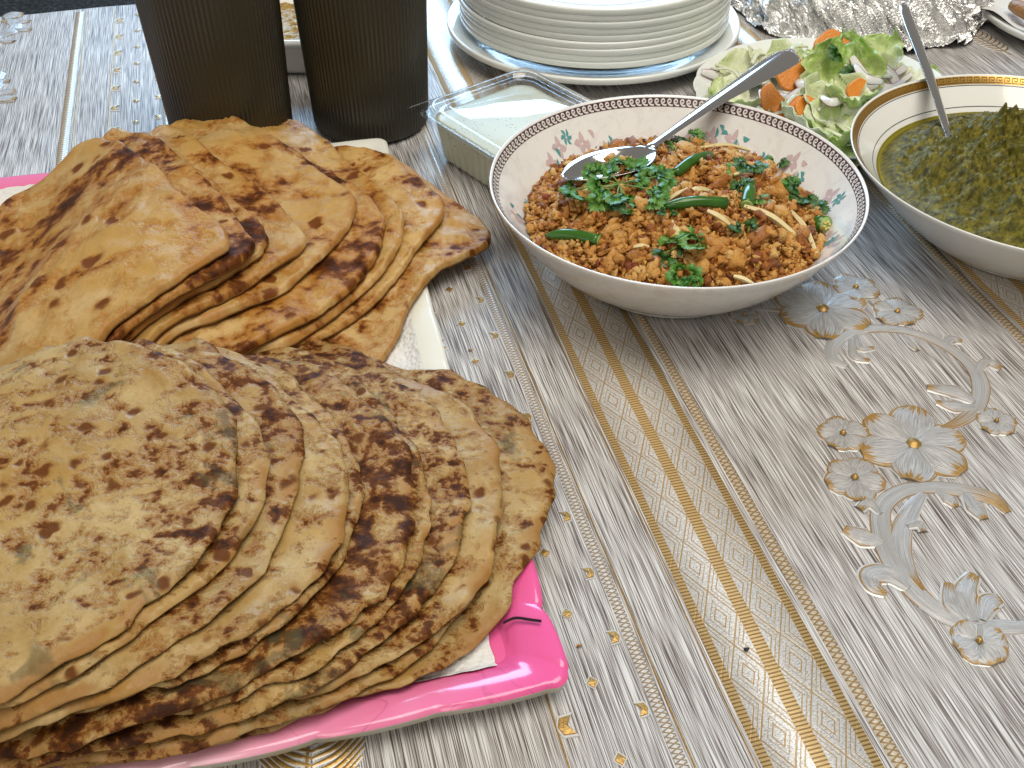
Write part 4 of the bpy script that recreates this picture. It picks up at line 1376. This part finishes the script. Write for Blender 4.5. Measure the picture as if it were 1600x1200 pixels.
def sprig(px, py, spread, n, size, label, mi=0, lift=.003):
    root = empty('coriander_sprig')
    c0 = hz(px, py, lift)
    for i in range(n):
        a = 2 * math.pi * i / max(n, 1) + ce.normal() * .5
        rr = spread * math.sqrt(ce.random())
        x, y = c0[0] + rr * math.cos(a), c0[1] + rr * math.sin(a) * .9
        z = float(heap(np.array(x - BC[0]), np.array(y - BC[1]))) + lift + ce.random() * .003 + (.003 * (1 - rr / (spread + 1e-6)))
        nrm = (ce.normal() * .35, -.35 + ce.normal() * .30, 1)
        k = mi if ce.random() < .65 else int(ce.integers(0, 3))
        leaf_mesh((x, y, z), nrm, (math.cos(a), math.sin(a), 0), size * ce.uniform(.75, 1.15), ce).build('leaf', M_CORI[k], root)
        if i % 2 == 0:
            mb = MB()
            tube_mb(mb, [c0 + np.array([0, 0, -.001]), (c0 + np.array((x, y, z))) / 2 + np.array([0, 0, -.0005]), (x, y, z - .0003)], [.0005, .00045, .0004], 6)
            mb.build('stem', M_STEM, root)
    return tag(root, label, 'coriander')
sprig(968, 286, .029, 32, .0175, 'large bunch of chopped green coriander by the spoon bowl', 0, .006)
sprig(1076, 222, .006, 4, .0135, 'coriander sprig at the back of the crumbled fry', 1)
sprig(1163, 263, .007, 6, .0150, 'coriander sprig right of the upper green chilli', 1)
sprig(1214, 257, .003, 2, .0120, 'small coriander leaf at the back right of the crumbled fry', 1)
sprig(1168, 305, .007, 5, .0150, 'coriander leaf beside the long middle chilli end', 1)
sprig(1048, 384, .005, 3, .0190, 'dark coriander leaf front left of a bright one', 1)
sprig(1082, 386, .004, 3, .0190, 'bright coriander leaf at the front centre of the fry', 2)
sprig(1168, 363, .004, 2, .0130, 'coriander leaf right of the front centre leaves', 1)
sprig(966, 332, .003, 2, .0130, 'coriander leaf below the large bunch', 0)
sprig(1068, 440, .009, 6, .0130, 'coriander bits at the front rim of the patterned bowl', 0)
sprig(1046, 337, .003, 2, .0105, 'tiny coriander leaf under the long middle chilli', 1)
sprig(1252, 308, .012, 13, .0165, 'dark coriander leaves heaped at the right side of the fry', 1)
sprig(884, 300, .002, 2, .0085, 'tiny coriander bit left of the large bunch', 0)
sprig(1040, 240, .005, 3, .0120, 'coriander leaf left of the upper green chilli', 0)

def m_chilli():
    n = NB('green_chilli_skin'); g = n.node('ShaderNodeTexCoord').outputs['Object']
    f = n.noise(g, 130, 3)
    return n.p(col=n.mix(f, (.012, .060, .006), (.055, .17, .015)), rough=.16, spec=.5)
M_CHILLI = m_chilli()
M_CHIN = simple('chilli_flesh', (.30, .42, .12), .35, 0, .3, 300)
M_SEED = simple('chilli_seed', (.62, .50, .16), .4)
def chilli(p0, p1, r, label, bend=.002, taper=.25, lift=.003):
    root = empty('green_chilli')
    a, b = hz(*p0, lift), hz(*p1, lift)
    mid = (a + b) / 2 + np.array([0, 0, bend])
    mid[2] = max(mid[2], hz((p0[0] + p1[0]) / 2, (p0[1] + p1[1]) / 2, lift)[2])
    P = smooth_prof([a, mid, b], 7)
    rr = [r * (taper + (1 - taper) * min(1, t * 3.2) ** .6) for t in np.linspace(0, 1, len(P))]
    mb = MB(); tube_mb(mb, P, rr, 16); mb.build('skin', M_CHILLI, root)
    d = unit(P[-1] - P[-2])
    mb = MB(); tube_mb(mb, [P[-1] + d * .0001, P[-1] + d * .0004], [r * .97, r * .72], 16); mb.build('cut_end', M_CHIN, root)
    return tag(root, label, 'chilli')
chilli((852, 368), (936, 376), .0036, 'dark green chilli at the front left of the crumbled fry')
chilli((1036, 330), (1134, 318), .0039, 'long green chilli across the middle of the crumbled fry', taper=.3)
chilli((1054, 272), (1108, 246), .0036, 'short green chilli near the back of the crumbled fry', taper=.85)
chilli((1172, 292), (1166, 324), .0042, 'short wide chilli piece right of the long middle chilli', taper=.9)
def chilli_ring():
    root = empty('chilli_slice')
    c = hz(1290, 352, .004)
    ax = unit([.45, -.75, .35])
    mb = MB(); tube_mb(mb, [c - ax * .012, c - ax * .006, c], [.0055, .0060, .0058], 18); mb.build('skin', M_CHILLI, root)
    mb = MB(); tube_mb(mb, [c + ax * .0002, c + ax * .0005], [.0055, .0030], 18); mb.build('flesh', M_CHIN, root)
    u = unit(np.cross(ax, [0, 0, 1])); v = np.cross(ax, u)
    for k in range(6):
        q = c + ax * .0009 + (.0022 * math.cos(k * 1.05) * u + .0022 * math.sin(k * 1.05) * v)
        V, F = ico()
        mesh_obj('seed', V * np.array([.0011, .0011, .0008]) + q, F.tolist(), M_SEED, root)
    tag(root, 'cut chilli slice showing yellow seeds at the right of the bowl', 'chilli')
chilli_ring()

def m_ginger():
    n = NB('ginger_flesh'); g = n.node('ShaderNodeTexCoord').outputs['Object']
    return n.p(col=n.mix(n.noise(g, 350, 3), (.66, .54, .24), (.80, .72, .44)), rough=.4, spec=.4)
M_GING = m_ginger()
def ginger(p0, p1, w, label, lift=.0028):
    a, b = hz(*p0, lift), hz(*p1, lift)
    mid = (a + b) / 2
    mid[2] = max(mid[2], hz((p0[0] + p1[0]) / 2, (p0[1] + p1[1]) / 2, lift)[2]) + .0008
    P = smooth_prof([a, mid, b], 5)
    w *= 1.25
    mb = MB(); tube_mb(mb, P, [w * (.35 + .65 * math.sin(math.pi * (.12 + .8 * t)) ** .7) for t in np.linspace(0, 1, len(P))], 5)
    o = mb.build('ginger_strip', M_GING, None, False)
    return tag(o, label, 'ginger', 'ginger strips on the crumbled fry')
for p0, p1, w, lab in [
    ((890, 299), (952, 307), .0016, 'pale ginger strip left of the coriander bunch'),
    ((1092, 231), (1172, 235), .0012, 'long thin ginger strip at the back of the fry'),
    ((1060, 316), (1114, 301), .0017, 'upper ginger strip lying against the long middle chilli'),
    ((1036, 318), (1072, 316), .0012, 'short ginger strip left end above the long middle chilli'),
    ((1163, 322), (1244, 368), .0018, 'wide ginger strip slanting at the right of the fry'),
    ((1236, 330), (1276, 396), .0014, 'ginger strip slanting down by the right bowl wall'),
    ((1104, 336), (1140, 351), .0017, 'ginger strip below the right end of the middle chilli'),
    ((1050, 346), (1062, 378), .0016, 'upright ginger strip behind the front coriander leaves'),
    ((990, 386), (1014, 386), .0013, 'short ginger strip left of the front coriander leaves'),
    ((1146, 431), (1176, 446), .0013, 'ginger strip near the front rim of the patterned bowl'),
    ((1026, 272), (1032, 310), .0018, 'ginger strip at the right edge of the coriander bunch'),
    ((1146, 276), (1176, 272), .0012, 'small ginger strip beside the upper right coriander')]:
    ginger(p0, p1, w, lab)

# ------------------------------------------------------------------ salad platter
SP = np.array([0.2535, 0.7940])
def salad_plate():
    nt = 240
    def wob(th, r, z):
        return 1 + .016 * (np.abs(np.sin(th * 11)) - .6) * np.clip((r - .085) / .026, 0, 1)
    out = smooth_prof([(.0001, .0012), (.066, .0010), (.070, .0004), (.074, .0018), (.098, .0120), (.1105, .0185)], 5)
    inn = smooth_prof([(.1115, .0192), (.1108, .0204), (.098, .0140), (.076, .0048), (.066, .0038), (.0001, .0038)], 6)
    V, F = lathe(np.vstack([out, inn]) * np.array([.952, 1.0]), nt, *SP, wob=wob)
    return tag(mesh_obj('platter', V, F, M_OPAL), 'white scalloped platter under the salad', 'platter')
salad_plate()
se = np.random.default_rng(77)
def m_lettuce(name, a, b, c):
    n = NB(name)
    p = n.attr('bco'); u, v, z = n.sep(p)
    g = n.node('ShaderNodeTexCoord').outputs['Object']
    f = n.noise(g, 120, 4, .6)
    k = n.math('ADD', n.math('MULTIPLY', v, .75), n.math('MULTIPLY', n.math('SUBTRACT', f, .5), .8))
    col = n.ramp(k, [(.1, a), (.45, b), (.85, c)])
    vein = n.math('SUBTRACT', 1.0, n.step(n.math('ABSOLUTE', n.math('SUBTRACT', n.noise(n.vscale(p, 3, 1.2, 1), 2.2, 2, .5, .7), .5)), .0, .035))
    col = n.mix(n.math('MULTIPLY', vein, .45), col, (.68, .74, .50))
    n.bump(n.noise(g, 300, 3), .0014, .7)
    n.b.inputs['Subsurface Weight'].default_value = .15
    n.b.inputs['Subsurface Radius'].default_value = (.002, .003, .001)
    return n.p(col=col, rough=.3, spec=.45)
M_LET = [m_lettuce('iceberg_leaf', (.70, .72, .56), (.56, .64, .32), (.34, .50, .12)), m_lettuce('pale_iceberg_leaf', (.72, .74, .62), (.66, .70, .48), (.52, .62, .28)), m_lettuce('green_leaf', (.60, .66, .34), (.38, .52, .13), (.18, .36, .04))]
M_CARROT = simple('carrot_flesh', (.74, .25, .03), .32, 0, .18, 150, .0006, 500)
M_ONION = None
def m_onion():
    n = NB('red_onion')
    p = n.attr('bco'); u, v, z = n.sep(p)
    f = n.noise(n.vscale(p, 9, 1, 1), 2.0, 2)
    k = n.step(n.math('ADD', n.math('ABSOLUTE', u), n.math('MULTIPLY', n.math('SUBTRACT', f, .5), .4)), .72, .98)
    col = n.mix(k, (.70, .69, .66), (.34, .07, .17))
    return n.p(col=col, rough=.22, spec=.5)
M_ONION = m_onion()
def sp(px, py, z):
    return un(px, py, z)
def lettuce(px, py, z, w, h, rot, tilt, mi, label, curl=1.0, seed=0):
    """a torn cupped leaf with a frilled edge"""
    n = 26
    e = np.random.default_rng(seed + 1000)
    a1, a2 = CosNoise(.55, 8, seed), CosNoise(.22, 9, seed + 1)
    c = sp(px, py, z)
    u = np.linspace(-1, 1, n); v = np.linspace(0, 1, n)
    U, Vv = np.meshgrid(u, v)
    fr = 1 + .06 * CosNoise(.6, 6, seed + 5)(Vv * 2, U * 0)
    sh = np.sin(np.pi * (.16 + .78 * Vv)) ** .55
    X = U * w / 2 * sh * fr; Y = (Vv - .5) * h * (1 + .07 * CosNoise(.8, 6, seed + 7)(U, U * 0))
    Z = curl * (.30 * w * (U ** 2) * sh + .25 * h * (Vv - .5) ** 2) + .045 * w * a1(U * .6, Vv * 1.2) + .010 * w * a2(U * .7, Vv * 1.4) * (0.3 + np.abs(U)) - .06 * w * np.exp(-(U / .10) ** 2)
    ct, st = math.cos(tilt), math.sin(tilt)
    Y2, Z2 = Y * ct - Z * st, Y * st + Z * ct
    cr, sr = math.cos(rot), math.sin(rot)
    P = np.stack([c[0] + X * cr - Y2 * sr, c[1] + X * sr + Y2 * cr, c[2] + Z2], -1).reshape(-1, 3)
    P[:, 2] = np.maximum(P[:, 2], .0075 + .0005 * np.sin(P[:, 0] * 900))
    o = mesh_obj('lettuce_leaf', P, grid_faces(n, n), M_LET[mi], attrs={'bco': np.stack([U.ravel(), Vv.ravel(), 0 * U.ravel() + seed], 1)})
    md = o.modifiers.new('thickness', 'SOLIDIFY'); md.thickness = .0007
    return tag(o, label, 'lettuce', 'lettuce in the salad')
LET = [
    (1210, 110, .010, .055, .050, .4, .1, 1, 'pale lettuce shreds at the platter back, behind the spoon handle'),
    (1160, 125, .010, .050, .045, 1.2, .1, 1, 'pale lettuce leaf at the left of the salad'),
    (1150, 165, .012, .050, .045, 2.2, .15, 0, 'lettuce leaf under the steel spoon handle'),
    (1272, 112, .016, .038, .045, .2, .4, 0, 'curled lettuce leaf behind the carrot slices'),
    (1312, 122, .028, .060, .060, -.2, .75, 2, 'large bright green lettuce leaf standing in the salad centre'),
    (1322, 84, .036, .030, .034, .5, 1.0, 2, 'yellow-green leaf at the very top of the salad'),
    (1375, 88, .028, .040, .038, -.6, .7, 0, 'green-edged lettuce leaf at the back right of the salad'),
    (1300, 170, .022, .055, .050, .1, .35, 1, 'white ribbed lettuce leaf in front of the green one'),
    (1325, 165, .026, .045, .055, 2.9, .5, 0, 'yellow-green lettuce leaf facing the gold-rimmed bowl'),
    (1270, 195, .018, .060, .050, .7, .25, 1, 'translucent lettuce leaf behind the patterned bowl'),
    (1305, 215, .016, .055, .048, 2.6, .3, 0, 'lettuce leaf in the gap between the two bowls'),
    (1318, 236, .013, .050, .035, .3, .2, 2, 'lowest green lettuce leaf between the bowls'),
    (1235, 190, .010, .042, .045, 1.8, .2, 1, 'shredded pale lettuce below the carrot slices'),
    (1400, 140, .012, .045, .040, .9, .2, 1, 'pale lettuce leaf under the onion slices'),
    (1448, 118, .012, .018, .022, .2, .5, 2, 'small green leaf by the upright steel spoon'),
    (1310, 195, .020, .050, .045, -.4, .4, 0, 'crinkled lettuce leaf at the front of the salad'),
]
for i, (px, py, z, w_, h_, ro, ti, mi, lab) in enumerate(LET):
    lettuce(px, py, z, w_, h_, ro, ti, mi, lab, 1.0, i * 13 + 3)
def carrot(px, py, z, R, th, nrm, rot, label, a0=0, a1=6.28):
    c = sp(px, py, z); nz_ = unit(nrm); x = unit(np.cross([0, .3, 1], nz_)); y = np.cross(nz_, x)
    an = np.linspace(a0, a1, 26) + rot
    rim = [R * (1 + .04 * math.sin(5 * t)) * (math.cos(t) * x + math.sin(t) * y) for t in an]
    V, n = [], len(an)
    for k, (dz, sc_) in enumerate(((-th / 2, .93), (-th / 2 * .8, 1), (th / 2 * .8, 1), (th / 2, .93))):
        V += [c + q * sc_ + nz_ * dz for q in rim]
    F = grid_faces(4, n, True) + [list(range(n))[::-1], list(range(3 * n, 4 * n))]
    return tag(mesh_obj('carrot_slice', V, F, M_CARROT, None, False), label, 'carrot', 'carrot slices in the salad')
carrot(1238, 116, .032, .0140, .0045, (.1, -.75, .65), 0, 'upright orange carrot slice next to the spoon handle end')
carrot(1216, 150, .030, .0140, .0050, (-.35, -.5, .8), 2.2, 'orange carrot half slice below the spoon handle end', 0, 3.4)
carrot(1228, 164, .028, .0140, .0048, (.15, -.55, .8), 3.4, 'lower front orange carrot slice in the salad', 0, 3.6)
carrot(1262, 172, .028, .0110, .0040, (.3, -.6, .7), .5, 'small carrot piece in front of the larger slices', 0, 3.2)
carrot(1342, 144, .036, .0100, .0045, (.1, -.8, .5), 1, 'small carrot piece near the gold-rimmed bowl', 0, 3.3)
carrot(1300, 76, .040, .0150, .0040, (.1, -.7, .6), .3, 'orange carrot slice under the topmost yellow-green leaf', 0, 3.2)
carrot(1240, 170, .012, .0120, .0040, (-.1, -.4, .9), .4, 'flat carrot piece low in the salad', 0, 3.6)
def onion(pts, z, w, label, tilt=.7):
    P3 = smooth_prof([sp(a, b, zz) for (a, b), zz in zip(pts, z)], 6)
    T = np.gradient(P3, axis=0); m = len(P3)
    V, A = [], []
    for i in range(m):
        t = unit(T[i]); s = unit(np.cross(t, [0, -.75, .65])); up = np.cross(s, t)
        ww = w * (.45 + .55 * math.sin(math.pi * i / (m - 1)) ** .6)
        for k in np.linspace(-1, 1, 7):
            V.append(P3[i] + s * k * ww + up * (.35 * ww * (1 - k * k))); A.append((k, i / m, 0))
    o = mesh_obj('onion_slice', V, grid_faces(m, 7), M_ONION, attrs={'bco': A})
    md = o.modifiers.new('thickness', 'SOLIDIFY'); md.thickness = .0010
    return tag(o, label, 'onion', 'onion slices in the salad')
onion([(1330, 86), (1345, 112), (1362, 134), (1395, 140), (1412, 128)], [.042, .036, .030, .028, .030], .0055, 'long curved white onion slice at the right of the salad')
onion([(1356, 100), (1378, 106), (1396, 122), (1402, 138)], [.036, .034, .030, .026], .0048, 'white onion slice behind the long curved one')
onion([(1246, 125), (1262, 136), (1280, 130)], [.030, .030, .029], .0065, 'thick purple-edged onion piece in the salad centre')
onion([(1254, 84), (1270, 96), (1288, 96)], [.026, .028, .026], .0030, 'thin purple onion sliver at the back of the salad')
onion([(1398, 116), (1410, 108), (1416, 104)], [.026, .026, .025], .0034, 'purple-tipped onion piece near the upright spoon')
onion([(1404, 130), (1418, 120), (1430, 112)], [.022, .021, .020], .0024, 'thin pale onion sliver near the upright spoon')
onion([(1362, 150), (1376, 144), (1392, 146)], [.026, .026, .024], .0050, 'purple onion piece over the gold-rimmed bowl edge')
onion([(1352, 160), (1350, 175), (1362, 160)], [.024, .023, .022], .0060, 'white onion chunk beside the small carrot piece')
onion([(1336, 100), (1352, 122), (1380, 128)], [.043, .040, .036], .0040, 'white onion crescent resting on the green lettuce leaf')
onion([(1282, 150), (1300, 160), (1322, 152)], [.037, .038, .036], .0038, 'white onion crescent at the front of the salad')
onion([(1206, 146), (1232, 156), (1252, 140)], [.029, .029, .029], .0050, 'pale onion strip lying across the carrot slices')
onion([(1096, 112), (1118, 118), (1140, 128)], [.022, .018, .014], .0042, 'pale shred hanging over the left edge of the platter')
onion([(1188, 140), (1192, 155), (1186, 166)], [.022, .020, .018], .0035, 'pale onion strip at the left of the carrots')
for k in range(26):
    a_ = se.random() * 6.28; r_ = .030 + .052 * math.sqrt(se.random())
    x_, y_ = SP[0] - .012 + r_ * math.cos(a_), SP[1] + .004 + r_ * math.sin(a_)
    z_ = .013 + max(0, .080 - r_) * .42 + se.random() * .004
    d_ = se.random() * 6.28; l_ = .010 + .010 * se.random()
    c_, s_ = math.cos(d_) * l_, math.sin(d_) * l_
    P_ = smooth_prof([(x_ - c_, y_ - s_, z_), (x_ - s_ * .3, y_ + c_ * .3, z_ + .004), (x_ + c_, y_ + s_, z_)], 5)
    mb = MB(); V_, A_ = [], []
    for i_, q_ in enumerate(P_):
        for k_ in (-1, 0, 1):
            V_.append(q_ + np.array([-s_, c_, 0]) / l_ * k_ * .0020 + np.array([0, 0, .0007 * (1 - k_ * k_)])); A_.append((k_, i_ / len(P_), k))
    o_ = mesh_obj('cabbage_shred', V_, grid_faces(len(P_), 3), M_LET[1], attrs={'bco': A_})
    o_.modifiers.new('thickness', 'SOLIDIFY').thickness = .0008
    tag(o_, 'pale cabbage shred scattered over the salad platter', 'cabbage', 'cabbage shreds in the salad')
def dark_leaf(px, py, z, s, d, label):
    e = np.random.default_rng(int(px))
    o = leaf_mesh(sp(px, py, z), (.1, -.6, .8), d, s, e).build('herb_leaf', M_CORI[1])
    return tag(o, label, 'herb leaf', 'dark herb leaves in the salad')
dark_leaf(1312, 80, .048, .020, (-.8, -.5, 0), 'dark green herb leaf at the top of the salad')
dark_leaf(1335, 118, .038, .022, (-.6, .1, 0), 'dark herb leaf on the bright green lettuce')
dark_leaf(1326, 142, .024, .016, (.6, 0, 0), 'dark purple-green bit beneath the bright lettuce leaf')

# ------------------------------------------------------------------ foil-covered dish
def foil():
    FC = np.array([0.3420, 1.0460]); R0 = .125
    NR, NT = 150, 460
    s = np.linspace(0, 1, NR); th = np.linspace(0, 2 * math.pi, NT, endpoint=False)
    prof = smooth_prof([(.0001, .062), (.055, .060), (.090, .050), (.112, .032), (.121, .014), (.126, .006), (.134, .003)], 8)
    L = np.append(0, np.cumsum(np.hypot(*np.diff(prof, axis=0).T))); L /= L[-1]
    r = np.interp(s, L, prof[:, 0]); z = np.interp(s, L, prof[:, 1])
    S, TH = np.meshgrid(s, th, indexing='ij')
    RR = np.broadcast_to(r[:, None], S.shape).copy(); ZZ = np.broadcast_to(z[:, None], S.shape).copy()
    a = RR * np.cos(TH); b = RR * np.sin(TH)
    qx, qy = a + ZZ * .7, b - ZZ * .6
    wx, wy = .004 * CosNoise(.03, 8, 51)(qx, qy), .004 * CosNoise(.03, 8, 52)(qx, qy)
    n1, n2, n3 = TriNoise(.042, 7, 53, .6)(qx + wx, qy + wy), TriNoise(.017, 9, 54, .6)(qx + wx, qy + wy), TriNoise(.0075, 10, 55, .6)(qx + wx, qy + wy)
    d = .0026 * n1 + .0022 * n2 + .0011 * n3
    dr = np.gradient(r); dz = np.gradient(z); ln = np.hypot(dr, dz)
    nr, nz_ = (-dz / ln)[:, None], (dr / ln)[:, None]
    RR = RR + d * nr * 1.1; ZZ = ZZ + d * nz_
    RR *= 1 + .022 * CosNoise(.9, 7, 57)(np.cos(TH) * 2, np.sin(TH) * 2) * S ** 6
    ZZ = np.maximum(ZZ, .0012)
    V = np.stack([FC[0] + RR * np.cos(TH), FC[1] + RR * np.sin(TH), ZZ], -1).reshape(-1, 3)
    o = mesh_obj('foil_cover', V, grid_faces(NR, NT, True), simple('aluminium_foil', (.84, .84, .83), .25, 1.0, 0, 60, .0006, 700), smooth=False)
    return tag(o, 'crumpled aluminium foil over a round dish at the back', 'foil')
foil()

# ------------------------------------------------------------------ plate with a paper napkin and a fried roll, far right
def corner_plate():
    c = (0.553, 0.975)
    V, F = lathe(plate_prof(.112, .066, .016), 120, 0, 0)
    tag(mesh_obj('plate', V + np.array([c[0], c[1], .0005]), F, M_OPAL), 'white plate cut off at the top right corner', 'plate')
    n = 60
    nz = CosNoise(.05, 8, 81)
    V = []
    for j in range(n):
        for i in range(n):
            a = -.105 + .21 * i / (n - 1); b = -.095 + .19 * j / (n - 1)
            x, y = a * .86 - b * .5, a * .5 + b * .86
            r = math.hypot(x, y)
            z = float(np.interp(r, [0, .066, .10, .112, .13], [.0050, .0062, .0160, .0185, .0150])) + .0012 * (1.2 + float(nz(x, y)))
            V.append((c[0] + x, c[1] + y, z))
    tag(mesh_obj('paper_napkin', V, grid_faces(n, n), M_PAPER), 'white paper napkin on the top right corner plate', 'napkin')
    mb = MB()
    p0, p1 = un(1583, 8, .024), un(1640, 42, .024)
    P = smooth_prof([p0, (p0 + p1) / 2 + np.array([0, 0, .002]), p1], 6)
    tube_mb(mb, P, [.0075 * (.35 + .65 * math.sin(math.pi * (.1 + .8 * t)) ** .5) for t in np.linspace(0, 1, len(P))], 14)
    tag(mb.build('fried_roll', simple('fried_golden_crust', (.34, .15, .035), .4, 0, .5, 140, .001, 300)), 'golden brown fried roll on the corner napkin', 'fried roll')
corner_plate()

# a dark vein printed across the front tray's rim
tv = tray_vein().build('printed_line', simple('black_vein_print', (.02, .008, .012), .2), bpy.data.objects['serving_tray.001'])

# ------------------------------------------------------------------ specks dropped on the cloth
def speck(px, py, r, mat, label, name='crumb', cat='crumb', seed=1):
    e = np.random.default_rng(seed)
    V, F = ico()
    P = un(px, py, 0)
    V = V * (1 + .25 * e.normal(size=(len(V), 1))) * np.array([1.2, .9, .7]) * r
    V = V + np.array([P[0], P[1], cz(P[0], P[1]) + .0008 + r * .5])
    return tag(mesh_obj(name, V, F.tolist(), mat), label, cat)
speck(1166, 1015, .0011, simple('burnt_speck', (.015, .012, .01), .6), 'small black speck on the diamond patterned band')
M_CRUMB = simple('bread_crumb', (.36, .18, .05), .6)
speck(905, 1010, .0009, M_CRUMB, 'tiny brown crumb right of the pink tray corner', seed=2)
speck(735, 548, .0009, M_CRUMB, 'tiny brown crumb right of the white tray edge', seed=3)
